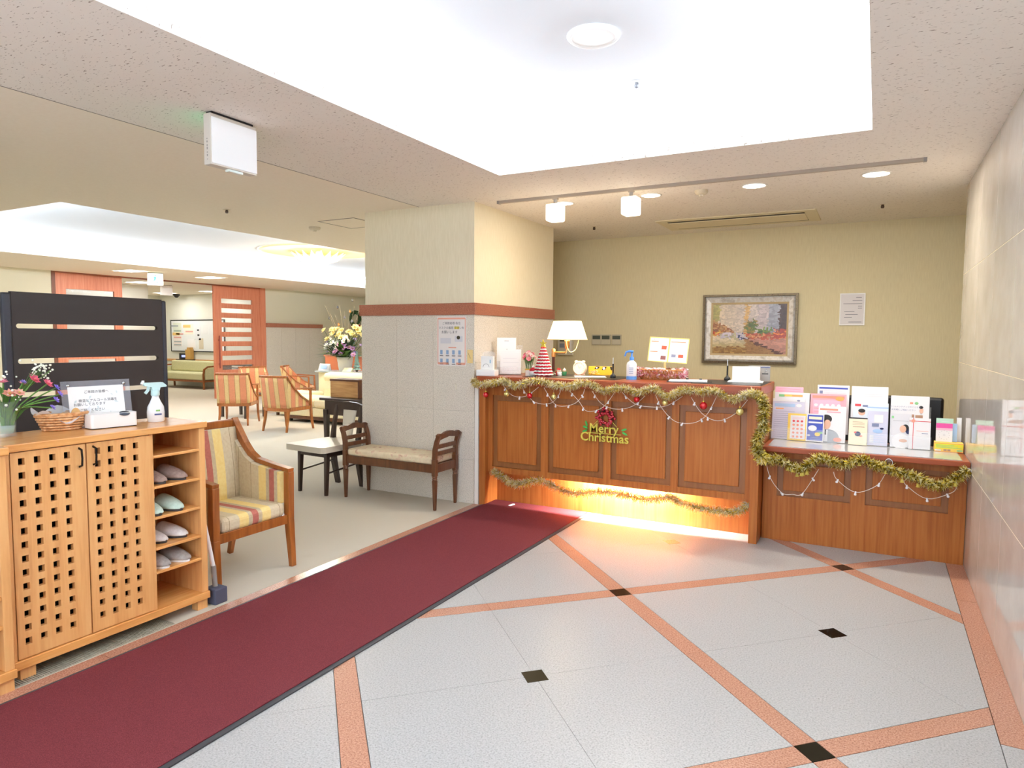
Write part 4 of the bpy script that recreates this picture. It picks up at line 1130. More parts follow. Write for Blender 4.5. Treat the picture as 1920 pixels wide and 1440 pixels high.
t = thing('framed_notice', 'small white framed notice on the back wall right of the painting', 'notice', (-.232, 7.5, 1.748))
b = MB(); frame_ring(b, .112, .157, .112, .157, 0, -.014); frame_ring(b, .112, .157, .102, .147, -.014, -.012); b.build('frame', M_WHITE, t)
b = MB(); b.box(-.102, -.011, -.147, .102, -.008, .147); b.build('sheet', mat('pale grey sheet', '#d9d4d4', .5), t)
M_INK = mat('grey ink', '#8d8a90', .8)
b = MB()
for z, x0, x1 in ((.115, .03, .08), (.085, .0, .085), (.055, -.08, .085), (.03, .05, .085), (.01, .05, .085), (-.02, -.07, .02), (-.05, -.06, .05), (-.08, -.07, .0), (-.125, -.03, .085)):
    b.box(x0, -.0118, z - .003, x1, -.011, z + .003)
b.build('print', M_INK, t)
for x, lab in ((-2.905, 'grey wall controller, left one of the row of three'), (-2.79, 'grey wall controller in the middle of the row of three'), (-2.66, 'grey wall controller, right one of the row of three')):
    t = thing('wall_controller', lab, 'controller', (x, 7.5, 1.43), 0, 'wall controllers behind the lamp')
    b = MB(); b.box(-.058, -.018, -.06, .058, 0, .06); b.build('case', mat('warm grey plastic', '#bdb49c', .5), t, bevel=.004)
    b = MB(); b.box(-.047, -.020, .005, .047, -.0178, .047); b.build('display', mat('dark lcd', '#4b5147', .3), t)
    b = MB(); b.box(-.047, -.021, -.05, .047, -.0178, 0); b.build('flap', mat('warm grey flap', '#c6bea6', .5), t)
t = thing('intercom', 'white intercom panel on the back wall just under the table lamp shade', 'intercom', (-3.30, 7.5, 1.37))
b = MB(); b.box(-.10, -.03, -.13, .10, 0, .10); b.build('case', mat('off white case', '#cfc8b8', .5), t, bevel=.006)
b = MB(); b.box(-.07, -.032, .035, .03, -.0295, .075); b.build('display', mat('dark lcd', '#4b5147', .3), t)
b = MB(); b.box(-.07, -.034, -.04, .03, -.0295, .01); b.build('keypad', mat('grey blue keys', '#8f93a3', .4), t)
b = MB(); b.box(.045, -.034, -.10, .085, -.0295, .08); b.build('handset_rest', M_WHITE, t)

# notice poster on the pillar
t = thing('notice_poster', 'laminated mask notice poster with pale red border on the stone pillar', 'poster', (-3.273, 4.966, 1.412))
b = MB(); b.box(-.152, -.003, -.215, .152, -.0005, .217); b.build('sheet', mat('laminated sheet', '#e9e3df', .15), t)
M_PK = mat('salmon print', '#e6a48e', .7); M_TX = mat('dark print', '#4d4a52', .8); M_YEL = mat('yellow print', '#e8d55a', .7); M_BLU = mat('blue print', '#8ea8c8', .7); M_GRY = mat('pale grey print', '#cfcdd2', .7); M_HAIR = mat('dark brown print', '#3d3420', .8)
b = MB()
def fl(b, x0, z0, x1, z1, mi, k=1): b.box(x0, -.003 - .0006 * k, z0, x1, -.003, z1, mi)
fl(b, -.14, .19, .14, .205, 0); fl(b, -.14, -.205, -.03, -.185, 0); fl(b, .05, -.205, .14, -.185, 0); fl(b, -.145, -.2, -.138, .2, 0); fl(b, .138, -.2, .145, .2, 0)
fl(b, .03, .105, .08, .128, 3); fl(b, -.115, -.02, -.005, .028, 4); fl(b, .035, -.005, .115, .045, 4, .5); fl(b, -.03, -.06, .05, -.05, 0)
for r in range(2):
    for c_ in range(4):
        fl(b, -.118 + c_ * .063, -.115 - r * .075, -.092 + c_ * .063, -.078 - r * .075, 5); fl(b, -.122 + c_ * .063, -.13 - r * .073, -.086 + c_ * .063, -.124 - r * .073, 1)
b.ell((.072, -.0036, .032), (.018, .001, .016), 12, 6, 2)
b.build('print', [M_PK, M_TX, M_HAIR, M_YEL, M_GRY, M_BLU], t)
RX = (PI / 2, 0, 0)
text('ご来館者様 各位', .026, t, (0, -.0045, .155), RX, M_TX)
text('マスクの着用 手洗いを', .026, t, (0, -.0045, .115), RX, M_TX)
text('お願いします', .028, t, (-.02, -.0045, .078), RX, M_TX)
t = thing('yellow_memo', 'small yellow memo stuck on the pillar corner right of the poster', 'memo', (-3.085, 4.966, 1.285))
b = MB(); b.box(-.025, -.002, -.06, .03, -.0005, .055); b.build('sheet', mat('yellow paper', '#e9cd8c', .8), t)
b = MB(); b.bar((-.018, -.0025, .03), (.008, -.0025, -.02), (.004, .001)); b.build('ink_line', M_TX, t)
t = thing('light_switch', 'small white tape bits on the pillar stone below the poster', 'tape', (-3.215, 4.966, .99))
b = MB(); b.box(-.016, -.002, .0, -.006, -.0003, .045); b.bar((-.011, -.0012, .04), (-.018, -.0012, .06), (.006, .0015)); b.build('tape', mat('cream tape', '#e4dcc8', .7), t)
t.name = 'tape_bit'
t = thing('wreath', 'small green wreath with red bow on the far lounge wall by the flowers', 'wreath', (-13.33, 15.15, 1.95))
b = MB()
for k in range(28):
    a = 2 * PI * k / 28
    b.ell((.03 + random.uniform(-.01, .02), .19 * math.cos(a), .19 * math.sin(a)), random.uniform(.045, .065), 6, 4)
b.build('greenery', M_GREEND, t)
b = MB()
for s_ in (-1, 1): b.ell((.09, s_ * .07, -.2), (.03, .08, .05), 8, 6)
b.ell((.1, 0, -.2), .035, 8, 6); b.build('bow', M_REDB, t)
# ------------------------------------------------------------------ flowers helper
def blossom_mesh(name, col, centre='#d8c24a', n=7, layers=2):
    b = MB()
    for L_ in range(layers):
        k0 = .9 - .32 * L_
        for k in range(n):
            a = 2 * PI * (k + .5 * L_) / n; c_, s_ = math.cos(a), math.sin(a)
            z1 = .25 + .35 * L_; wd = .42 * k0
            pts = [(c_ * .08, s_ * .08, 0), (c_ * .55 * k0 - s_ * wd, s_ * .55 * k0 + c_ * wd, z1 * .6), (c_ * k0, s_ * k0, z1), (c_ * .55 * k0 + s_ * wd, s_ * .55 * k0 - c_ * wd, z1 * .6)]
            b.add(pts, [(0, 1, 2, 3)], 0, True)
    b.ell((0, 0, .18), .18, 6, 4, 1)
    m0 = mat('petal ' + col, col, .7, spec=.2)
    return b.mesh(name, [m0, mat('petal centre ' + centre, centre, .7)])
BLOS = {}
def blossom(parent, p, r, d, col, name='blossom', centre='#d8c24a', n=7, layers=2):
    key = (col, centre, n, layers)
    if key not in BLOS: BLOS[key] = blossom_mesh('blossom', col, centre, n, layers)
    o = bpy.data.objects.new(name, BLOS[key]); COL.objects.link(o); o.parent = parent
    o.location = p; o.scale = (r, r, r)
    o.rotation_euler = Vector(d).to_track_quat('Z', 'Y').to_euler()
    return o
def leaf(b, p0, p1, w_, mi=0, droop=.02):
    p0, p1 = Vector(p0), Vector(p1); d = p1 - p0
    s_ = d.cross(Vector((0, 0, 1)))
    s_ = s_.normalized() * w_ if s_.length > 1e-5 else Vector((w_, 0, 0))
    m_ = (p0 + p1) / 2 + Vector((0, 0, droop))
    b.add([p0, m_ + s_, p1, m_ - s_, m_ + Vector((0, 0, -.15 * w_))], [(0, 1, 4), (1, 2, 4), (2, 3, 4), (3, 0, 4)], mi, True)

# ------------------------------------------------------------------ things on the reception desk
Z = DT
# card stand at the pillar end
t = thing('card_stand', 'white stepped card stand on the desk end next to the pillar', 'stand', (-2.93, 5.0, Z), math.radians(8))
b = MB(); b.box(-.085, -.045, 0, .085, .045, .052); b.build('tray', M_WHITE, t, bevel=.003)
b = MB(); b.box(-.06, .03, .05, .06, .036, .20); b.prism([(-.05, .165), (.05, .165), (.05, .195), (.035, .212), (-.035, .212), (-.05, .195)], .038, .041, 'y'); b.build('clear_back', M_ACR, t)
t2 = thing('card_pack', 'pack of small white cards in the stepped stand beside the pillar', 'cards', (-2.93, 5.0, Z + .053), math.radians(8))
b = MB(); b.box(-.055, -.01, 0, .055, .025, .115); b.build('cards', M_PAPER, t2)
b = MB(); b.tube([(.028 * math.cos(a * PI / 8) - .008, -.0108, .022 + .028 * math.sin(a * PI / 8)) for a in range(9)], .0012, 4); b.box(.025, -.0108, .055, .035, -.01, .085, 1); b.build('print', [M_TX, mat('pale blue print', '#9cc4dc', .7)], t2)
# pamphlet rack: two tiers
t = thing('pamphlet_rack', 'clear two tier pamphlet rack on the desk near the pillar', 'rack', (-2.86, 5.26, Z), math.radians(22))
b = MB(); b.box(-.11, -.075, 0, .115, .075, .004); b.box(-.11, .06, .004, .115, .064, .26); b.box(-.11, .0, .004, .115, .003, .12); b.box(-.11, -.072, .004, .115, -.069, .07)
b.build('acrylic', M_ACR, t)
t2 = thing('pamphlet', 'tall white pamphlet in the upper tier of the desk rack', 'pamphlet', (-2.86, 5.26, Z + .005), math.radians(22))
Tt = Matrix.Rotation(-.10, 4, 'X')
b = MB(); b.box(-.115, .02, 0, .055, .036, .325, T=Tt); b.build('sheets', M_PAPER, t2)
b = MB(); b.box(-.05, .0195, .295, -.01, .0198, .298, T=Tt); b.box(-.03, .0195, .215, -.02, .0198, .225, T=Tt); b.build('print', M_INK, t2)
t2 = thing('pamphlet', 'broad white pamphlet in the lower tier of the desk rack', 'pamphlet', (-2.86, 5.26, Z + .005), math.radians(22))
b = MB(); b.box(-.075, -.05, 0, .108, -.03, .215, T=Tt); b.build('sheets', M_PAPER, t2)
b = MB()
for k in range(4): b.box(-.05, -.0506, .03 + k * .035, .09 - .02 * (k % 2), -.0502, .032 + k * .035, T=Tt)
b.build('print', M_GRY, t2)
# small pink posy
t = thing('flower_glass', 'small glass of pink flowers between the pamphlet rack and the striped cone tree', 'vase', (-2.632, 5.20, Z))
b = MB(); b.lathe([(.0, .002), (.030, .002), (.026, .02), (.034, .12)], 18); b.build('glass', M_GLASS, t, solid=.002)
b = MB(); b.lathe([(.0325, .0), (.0325, .055)], 16, cap=False); b.build('paper_band', mat('white doily paper', '#efe6dc', .8), t)
b = MB(); b.lathe([(.0335, .050), (.0345, .062)], 16, cap=False); b.build('ribbon', mat('yellow ribbon', '#eec04a', .5), t)
b = MB()
for k in range(9):
    a = 2 * PI * k / 9; b.tube([(.01 * math.cos(a), .01 * math.sin(a), .02), (.045 * math.cos(a), .045 * math.sin(a), .165)], .0025, 5)
    leaf(b, (.012 * math.cos(a), .012 * math.sin(a), .09), (.05 * math.cos(a), .05 * math.sin(a), .15), .012)
b.build('stems', M_GREEN, t)
random.seed(5)
for k in range(11):
    a = 2.4 * k; rr = .018 * math.sqrt(k)
    blossom(t, (rr * math.cos(a), rr * math.sin(a), .205 - .006 * k), .026, (rr * math.cos(a) * 4, rr * math.sin(a) * 4, .12), ('#f0a4ae', '#ee8b9c', '#f5c4c6')[k % 3])
# santa plush, striped cone tree
t = thing('plush_ornament', 'little red and white plush ornament in front of the pink posy', 'plush toy', (-2.575, 5.165, Z))
M_RCL = mat('red felt', '#b81e26', .9); M_WCL = mat('white fluff', '#f2eeea', .95)
b = MB(); b.ell((0, 0, .033), (.036, .03, .033), 14, 10); b.build('body', M_WCL, t)
b = MB(); b.lathe([(.034, .045), (.03, .06), (.015, .072), (0, .078)], 16, sx=1, sy=.85); b.build('red_cap', M_RCL, t)
b = MB(); b.ell((.002, 0, .082), .011, 8, 6); b.build('pompom', M_WCL, t)
t = thing('cone_tree', 'red and white striped tinsel cone tree with a gold star on the desk', 'decoration', (-2.487, 5.18, Z))
NT = 9
for k in range(NT):
    z0 = .012 + k * .0262; f = 1 - k / NT * .80
    for nm, m_, dz, rr in (('white_ruffle', M_WCL, .0, .080), ('red_tinsel', mat('red tinsel foil', '#c4182a', .35, .5), .0135, .074)):
        b = MB(); R_ = rr * f
        prof = [(R_ * .80, z0 + dz), (R_ * 1.05, z0 + dz + .002), (R_ * 1.02, z0 + dz + .009), (R_ * .8, z0 + dz + .014)]
        vs_, n_ = [], 36
        for r_, z_ in prof:
            for j in range(n_):
                a = 2 * PI * j / n_; q = r_ * (1 + .07 * (j % 2))
                vs_.append((q * math.cos(a), q * math.sin(a), z_ + .002 * (j % 3)))
        b.add(vs_, [(i * n_ + j, i * n_ + (j + 1) % n_, (i + 1) * n_ + (j + 1) % n_, (i + 1) * n_ + j) for i in range(3) for j in range(n_)], 0, False)
        b.build(nm, m_, t)
b = MB(); b.lathe([(.07, 0), (.066, .02), (.013, .25), (0, .262)], 18); b.build('cone_core', M_RCL, t)
def star(b, c, r, r2, th, n=5, T=None):
    pts = [(math.sin(PI * k / n) * (r if k % 2 == 0 else r2), math.cos(PI * k / n) * (r if k % 2 == 0 else r2)) for k in range(2 * n)]
    o = len(b.v); b.prism(pts, -th, th, 'y')
    b.xf(Matrix.Translation(c) @ (T if T is not None else Matrix.Identity(4)), o)
b = MB(); star(b, (0, -.004, .278), .036, .013, .004); b.build('star', M_GOLD, t)
b = MB(); 
for s_ in (-1, 1): b.ell((s_ * .010, -.01, .248), (.012, .005, .01), 8, 5)
b.build('gold_bow', M_GOLD, t)
# lamp
t = thing('table_lamp', 'table lamp with lit cream shade on a swing arm, hung with tiny gold tinsel', 'lamp', (-2.517, 5.45, Z))
b = MB(); b.lathe([(.06, 0), (.06, .012), (.022, .022), (.014, .03)], 20); b.build('base', M_DARKW, t)
b = MB(); b.tube([(0, 0, .02), (0, 0, .165)], .013, 10); b.build('post', mat('dark red wood', '#4a1f16', .35), t)
M_BRASS = mat('brass', '#d9a066', .3, .9)
b = MB(); b.lathe([(.017, .16), (.02, .175), (.017, .20), (.02, .225), (.008, .235)], 14); b.build('knuckle', M_BRASS, t)
b = MB(); b.tube([(0, 0, .20), (.11, 0, .20), (.128, 0, .215), (.13, 0, .30)], .008, 8); b.build('swing_arm', M_BRASS, t)
b = MB(); b.lathe([(.017, .235), (.022, .26), (.02, .295), (.026, .305), (.01, .31)], 14, (.13, 0, 0)); b.build('socket', M_BRASS, t)
M_SHD = mat('lit lamp shade', '#fff0cc', .7, emit=1.5, emit_col='#ffe9bf')
b = MB(); b.lathe([(.175, .312), (.12, .475)], 40, (.13, 0, 0), cap=False); b.build('shade', M_SHD, t, solid=.003)
b = MB(); b.lathe([(.1765, .309), (.1775, .316)], 40, (.13, 0, 0), cap=False); b.lathe([(.121, .471), (.1215, .477)], 40, (.13, 0, 0), cap=False); b.build('shade_rims', mat('cream piping', '#e8cf94', .6), t, solid=.002)
b = MB(); b.tube(spline([(-.03, -.16, .31), (-.035, -.15, .25), (-.035, -.13, .16), (-.03, -.1, .09)], 5), .006, 5); b.tube(spline([(.145, -.06, .31), (.165, -.07, .24), (.2, -.08, .205), (.245, -.07, .235), (.265, -.06, .312)], 5), .0045, 5); b.tube([(.165, -.07, .235), (.15, -.07, .19)], .005, 5)
b.build('tinsel_drape', M_GOLDP, t)
b = MB(); star(b, (-.015, -.1, .10), .032, .006, .003, 5, Matrix.Rotation(.3, 4, 'Y')); b.build('hanging_star', M_GOLDP, t)
point('table_lamp_bulb', (-2.387, 5.45, Z + .40), 5, (1, .78, .5), .04)
point('table_lamp_glow', (-2.387, 5.45, Z + .27), 4, (1, .78, .5), .04)
# small christmas figures
def figurine(loc, body, hat, label):
    t = thing('figurine', label, 'figurine', loc, 0)
    b = MB(); b.lathe([(.017, 0), (.019, .012), (.014, .034), (0, .036)], 14); b.build('body', body, t)
    b = MB(); b.ell((0, -.002, .043), .012, 10, 8); b.build('head', mat('pale figure face', '#f0cfae', .7), t)
    b = MB(); b.lathe([(.013, .047), (.010, .055), (0, .068)], 12); b.build('hat', hat, t)
    b = MB(); b.lathe([(.0145, .044), (.0145, .049)], 12); b.build('hat_brim', M_WCL, t)
    b = MB()
    for s_ in (-1, 1): b.ell((s_ * .018, -.004, .026), (.006, .006, .010), 6, 5)
    b.build('arms', body, t)
figurine((-2.375, 5.37, Z + .003), mat('green figure coat', '#2f7a4e', .7), M_WCL, 'tiny green coated christmas figure right of the lamp base')
figurine((-2.43, 5.36, Z + .003), M_RCL, M_RCL, 'tiny red christmas figure close to the lamp base')
figurine((-2.40, 5.325, Z + .003), M_WCL, M_RCL, 'tiny white christmas figure lying low before the red one')
# round clock
t = thing('alarm_clock', 'round cream alarm clock with two little bells on the desk mat', 'clock', (-2.327, 5.60, Z))
M_CRM = mat('cream clock case', '#f0ead2', .35)
Tc = Matrix.Translation((0, 0, .060)) @ Matrix.Rotation(PI / 2, 4, 'X')
b = MB(); b.lathe([(.0, -.03), (.05, -.03), (.062, -.02), (.064, .0), (.060, .018), (.050, .022), (.050, .016)], 32, T=Tc); b.build('case', M_CRM, t)
b = MB(); b.lathe([(0, .0165), (.050, .0165)], 32, T=Tc); b.build('face', mat('pink white dial', '#f6ecea', .4), t)
b = MB(); b.bar((0, -.018, .06), (.02, -.018, .075), (.003, .001)); b.bar((0, -.018, .06), (-.012, -.018, .09), (.003, .001))
for k in range(12):
    a = 2 * PI * k / 12; b.box(.043 * math.sin(a) - .0018, -.0185, .06 + .043 * math.cos(a) - .0018, .043 * math.sin(a) + .0018, -.0165, .06 + .043 * math.cos(a) + .0018)
b.build('hands', mat('gold brown hands', '#c39a5a', .5), t)
for s_ in (-1, 1):
    b = MB(); b.ell((s_ * .034, 0, .117), (.017, .015, .013), 12, 8); b.build('bell', M_CRM, t)
    b = MB(); b.box(s_ * .035 - .008, -.012, 0, s_ * .035 + .008, .014, .016); b.build('foot', M_CRM, t)
# yellow box and gold tulle, loose paper
t = thing('yellow_box', 'yellow box with black and white logos behind the pen holder', 'box', (-2.165, 5.70, Z))
b = MB(); b.box(-.112, -.02, 0, .112, .03, .075); b.build('carton', mat('yellow card', '#f2bd2c', .5), t, bevel=.002)
b = MB()
b.add([(-.055, -.0206, .052), (-.02, -.0206, .052), (-.003, -.0206, .075), (-.04, -.0206, .075)], [(0, 1, 2, 3)], 0)
b.add([(.015, -.0206, .045), (.045, -.0206, .045), (.062, -.0206, .075), (.025, -.0206, .075)], [(0, 1, 2, 3)], 0)
b.add([(.10, -.0206, .045), (.112, -.0206, .045), (.112, -.0206, .075), (.09, -.0206, .075)], [(0, 1, 2, 3)], 0)
b.ell((-.032, -.021, .063), (.008, .0006, .008), 12, 6, 1); b.ell((.035, -.021, .060), (.012, .0006, .013), 12, 6, 1)
b.build('print', [M_BLK, M_PAPER], t)
t = thing('tulle_bow', 'crumpled pale gold tulle bow in front of the yellow box', 'ribbon', (-2.20, 5.62, Z + .001))
b = MB(); random.seed(9)
for k in range(26):
    a = random.uniform(0, 2 * PI); r_ = random.uniform(.01, .06); z_ = random.uniform(.002, .035)
    c0 = Vector((r_ * math.cos(a), .5 * r_ * math.sin(a), z_)); s0 = random.uniform(.012, .022)
    vs_ = [c0 + Vector((random.uniform(-1, 1), random.uniform(-.6, .6), random.uniform(0, 1))) * s0 for _ in range(4)]
    vs_ = [Vector((v_.x, v_.y, max(.0, v_.z))) for v_ in vs_]
    b.add(vs_, [(0, 1, 2), (0, 2, 3)], 0, True)
b.build('tulle', mat('gold tulle', '#f3dfa2', .6), t, kind='stuff')
t = thing('paper_sheet', 'loose sheet of white paper lying on the desk mat before the clock', 'paper', (-2.12, 5.33, Z + .0032), math.radians(25))
b = MB(); b.box(-.13, -.10, 0, .13, .10, .0012); b.build('sheet', M_PAPER, t)
# pens in weighted stands
def pen_stand(loc, label):
    t = thing('pen_stand', label, 'pen stand', loc, 0, 'black counter pen stands')
    b = MB(); b.lathe([(.024, 0), (.026, .006), (.022, .02), (.010, .03), (.007, .04)], 20); b.build('base', M_BLK, t)
    b = MB(); b.tube([(0, 0, .035), (0, 0, .115)], .0065, 8); b.build('pen_barrel', M_BLK, t)
    b = MB(); b.tube([(0, 0, .115), (0, 0, .165)], [.005, .0035], 8); b.build('pen_end', M_CHROME, t)
pen_stand((-1.915, 5.32, Z + .003), 'black counter pen in a round stand left of the hand sanitiser')
pen_stand((-1.036, 5.52, Z + .003), 'black counter pen in a round stand below the painting')
# hand sanitiser
t = thing('sanitiser_bottle', 'white pump bottle of hand sanitiser with light blue pump on the desk', 'bottle', (-1.72, 5.21, Z), math.radians(10))
b = MB(); b.lathe([(.038, 0), (.041, .006), (.041, .115), (.036, .135), (.017, .15), (.016, .158)], 24); b.build('bottle', mat('white bottle', '#eef2f6', .25), t)
b = MB(); b.lathe([(.0414, .0), (.0414, .028)], 24); b.build('blue_band', mat('light blue', '#5e9ee6', .4), t)
b = MB(); b.lathe([(.018, .155), (.018, .178), (.008, .182), (.007, .215)], 16); b.build('pump_collar', mat('pump blue', '#4f8fe0', .35), t)
b = MB(); b.tube([(.012, 0, .222), (-.02, 0, .226), (-.045, 0, .218), (-.056, 0, .185)], [.010, .010, .008, .006], 8); b.build('pump_spout', mat('pump blue', '#4f8fe0', .35), t)
b = MB(); b.box(-.012, -.0418, .045, .02, -.0408, .10, 0)
for k in range(4): b.box(-.014, -.0424, .05 + .014 * k, .018, -.0412, .054 + .014 * k, 1)
b.build('label_print', [mat('pale label', '#dfe6ee', .5), mat('slate print', '#7e8fae', .6)], t)
# basket with tinsel and the menu card
t = thing('basket', 'oblong wicker basket wrapped in pink and red tinsel on the desk', 'basket', (-1.525, 5.36, Z), math.radians(3))
M_WICK = nmat('wicker', ['#8c5426', '#b87a3e', '#cf955a'], (60, 60, 120), .6, 2)
b = MB()
def bk_ring(z, w_, d_):
    return [(w_ * math.cos(2 * PI * k / 28) if abs(math.cos(2 * PI * k / 28)) < .8 else math.copysign(w_ * .9, math.cos(2 * PI * k / 28)), d_ * math.sin(2 * PI * k / 28), z) for k in range(28)]
rings = [bk_ring(z, w_, d_) for z, w_, d_ in ((.002, .17, .08), (.03, .185, .09), (.06, .20, .10), (.078, .205, .104))]
b.add([p for r in rings for p in r], [(i * 28 + k, i * 28 + (k + 1) % 28, (i + 1) * 28 + (k + 1) % 28, (i + 1) * 28 + k) for i in range(3) for k in range(28)] + [tuple(range(28))])
b.build('wicker_body', M_WICK, t, solid=.006)
b = MB(); b.tube(rings[3] + [rings[3][0]], .008, 6); b.build('rim', M_WICK, t)
def tinsel_strands(b, path, n, r, w_, nm=2, seed=1, flat=False, zmin=None):
    rnd = random.Random(seed); P = [Vector(p) for p in path]
    for k in range(n):
        i = rnd.randrange(len(P) - 1); u_ = rnd.random()
        c_ = P[i].lerp(P[i + 1], u_); d = (P[i + 1] - P[i]).normalized()
        v_ = Vector((rnd.gauss(0, 1), rnd.gauss(0, 1), rnd.gauss(0, 1))); v_ = (v_ - d * v_.dot(d) * .7).normalized()
        s_ = d.cross(v_).normalized() * w_ * rnd.uniform(.6, 1.3)
        L_ = r * rnd.uniform(.65, 1.1); m_ = c_ + v_ * L_ * .55; e_ = c_ + v_ * L_ + Vector((rnd.uniform(-1, 1), rnd.uniform(-1, 1), rnd.uniform(-1, .4))) * r * .25
        if zmin is not None: e_.z = max(e_.z, zmin); m_.z = max(m_.z, zmin)
        s2 = (s_ + d * w_ * rnd.uniform(-.8, .8))
        b.add([c_ - s_, c_ + s_, m_ + s2, m_ - s2, e_ + s_ * .7, e_ - s_ * .7], [(0, 1, 2, 3), (3, 2, 4, 5)], rnd.randrange(nm))
b = MB()
path = [(p[0] * 1.04, p[1] * 1.04, .045) for p in rings[2]] + [(rings[2][0][0] * 1.04, 0, .045)]
tinsel_strands(b, path, 900, .034, .0022, 3, 3, zmin=.002)
path = [(p[0] * 1.02, p[1] * 1.02, .078) for p in rings[3]] + [(rings[3][0][0] * 1.02, 0, .078)]
tinsel_strands(b, path, 500, .026, .0022, 3, 4)
b.build('tinsel', [mat('pink foil', '#eeacbc', .4, .1), mat('white foil', '#f8eef1', .4, .05), mat('crimson foil', '#b83a52', .35, .2)], t, kind='stuff')
b = MB(); random.seed(21)
for k in range(14):
    b.ell((random.uniform(-.16, .16), random.uniform(-.06, .06), .075 + random.uniform(-.005, .012)), (.024, .018, .012), 8, 5, k % 2)
b.build('wrapped_sweets', [mat('clear pink wrap', '#f0cfcf', .2), mat('milky wrap', '#efe6e4', .2)], t)
t = thing('menu_card', 'yellow bordered double menu card held up above the pink tinsel basket', 'card', (-1.49, 5.42, Z), math.radians(4))
b = MB(); b.tube([(-.02, 0, .08), (-.02, 0, .135)], .010, 8); b.build('holder_stem', mat('pale yellow plastic', '#efe09a', .4), t)
b = MB(); b.box(-.05, -.012, .13, .02, .012, .142); b.build('clip', M_ACR, t)
MT = Matrix.Translation((0, 0, .135)) @ Matrix.Rotation(-.22, 4, 'X') @ Matrix.Rotation(math.radians(3), 4, 'Y')
b = MB(); b.box(-.165, -.003, 0, .0, 0, .205, T=MT); b.box(.0, -.003, 0, .155, 0, .205, T=MT); b.build('board', mat('cream card', '#fbf3d2', .5), t)
b = MB()
def mp(x0, z0, x1, z1, mi, k=1): b.box(x0, -.003 - .0005 * k, z0, x1, -.003, z1, mi, MT)
mp(-.165, .198, .155, .205, 0); mp(-.165, 0, .155, .006, 0); mp(-.165, 0, -.158, .205, 0); mp(-.006, 0, .004, .205, 0); mp(.149, 0, .155, .205, 0)
mp(-.155, .007, -.008, .196, 1, .5); mp(.006, .007, .147, .196, 1, .5)
mp(-.15, .165, -.09, .172, 2); mp(-.15, .08, -.09, .087, 2); mp(.012, .168, .13, .174, 2)
mp(-.06, .105, -.02, .135, 3); mp(-.06, .02, -.018, .052, 4); mp(.025, .045, .06, .07, 5); mp(.08, .045, .12, .07, 3)
for k in range(4): mp(.02, .1 + .014 * k, .13 - .02 * (k % 2), .102 + .014 * k, 6)
for k in range(3): mp(-.15, .11 + .016 * k, -.075, .112 + .016 * k, 6); mp(-.15, .025 + .016 * k, -.075, .027 + .016 * k, 6)
b.build('print', [mat('yellow rim', '#f3dc7a', .5), M_PAPER, mat('orange heading', '#ee8a52', .6), mat('tomato picture', '#d05a3a', .6), mat('brown picture', '#8c5650', .6), mat('slate picture', '#8c8ea6', .6), M_GRY], t)
text('メニュー', .018, t, MT @ Vector((-.10, -.0042, .185)), (PI / 2 - .22 + .0, 0, 0), mat('green print2', '#7a8a4a', .7))
# clipboard with papers
t = thing('clipboard', 'black clipboard with white forms lying on the desk front', 'clipboard', (-1.255, 5.20, Z), math.radians(12))
b = MB(); b.box(-.165, -.12, 0, .165, .12, .005); b.build('board', M_BLK, t, bevel=.001)
b = MB(); b.box(-.15, -.11, .005, .13, .11, .012); b.build('forms', M_PAPER, t)
b = MB()
for x in (-.02, .08): b.box(x - .01, .085, .012, x + .01, .125, .02)
b.build('clips', M_BLK, t)
# white card box at the right end, and binder
t = thing('card_box', 'white blank standing card box on the right corner of the desk', 'box', (-.875, 5.40, Z + .0032), math.radians(6))
b = MB(); b.box(-.10, -.02, .012, .10, .03, .115); b.build('card_block', M_PAPER, t, bevel=.002)
b = MB(); b.box(-.125, -.13, 0, .125, .06, .006); b.build('base_sheet', M_PAPER, t)
b = MB(); b.box(-.105, -.03, .006, .105, .04, .012); b.build('plinth', M_WHITE, t)
b = MB()
for k in range(3): b.box(-.07, -.0206, .04 + k * .015, .05, -.0202, .041 + k * .015)
b.build('print', M_GRY, t)
def binder(loc, rz, label, w_):
    t = thing('binder', label, 'binder', loc, rz)
    b = MB(); b.box(-w_ / 2, 0, 0, w_ / 2, .035, .115); b.build('pages', mat('grey pages', '#cfccc6', .6), t)
    b = MB(); b.box(-w_ / 2 - .004, -.004, 0, w_ / 2 + .004, -.0005, .12); b.box(-w_ / 2 - .004, .0355, 0, w_ / 2 + .004, .039, .12); b.build('cover', mat('light grey cover', '#b4b0ab', .5), t)
    b = MB(); b.box(w_ / 2 + .0005, .0, 0, w_ / 2 + .003, .035, .12); b.box(-w_ / 2 - .004, -.0046, .105, w_ / 2 + .004, -.004, .112); b.build('blue_edge', mat('blue grey cover', '#6d78a8', .5), t)
    b = MB(); b.box(w_ * .15, -.0046, .055, w_ * .45, -.004, .062); b.build('dark_band', M_BLK, t)
    b = MB(); b.tube([(w_ * .3, -.006, .07), (w_ * .3 + .012, -.012, .085), (w_ * .3, -.006, .10)], .003, 6); b.build('ring', M_CHROME, t)
binder((-.80, 5.53, Z + .0032), math.radians(4), 'light grey binder with blue edges standing behind the white card box', .15)
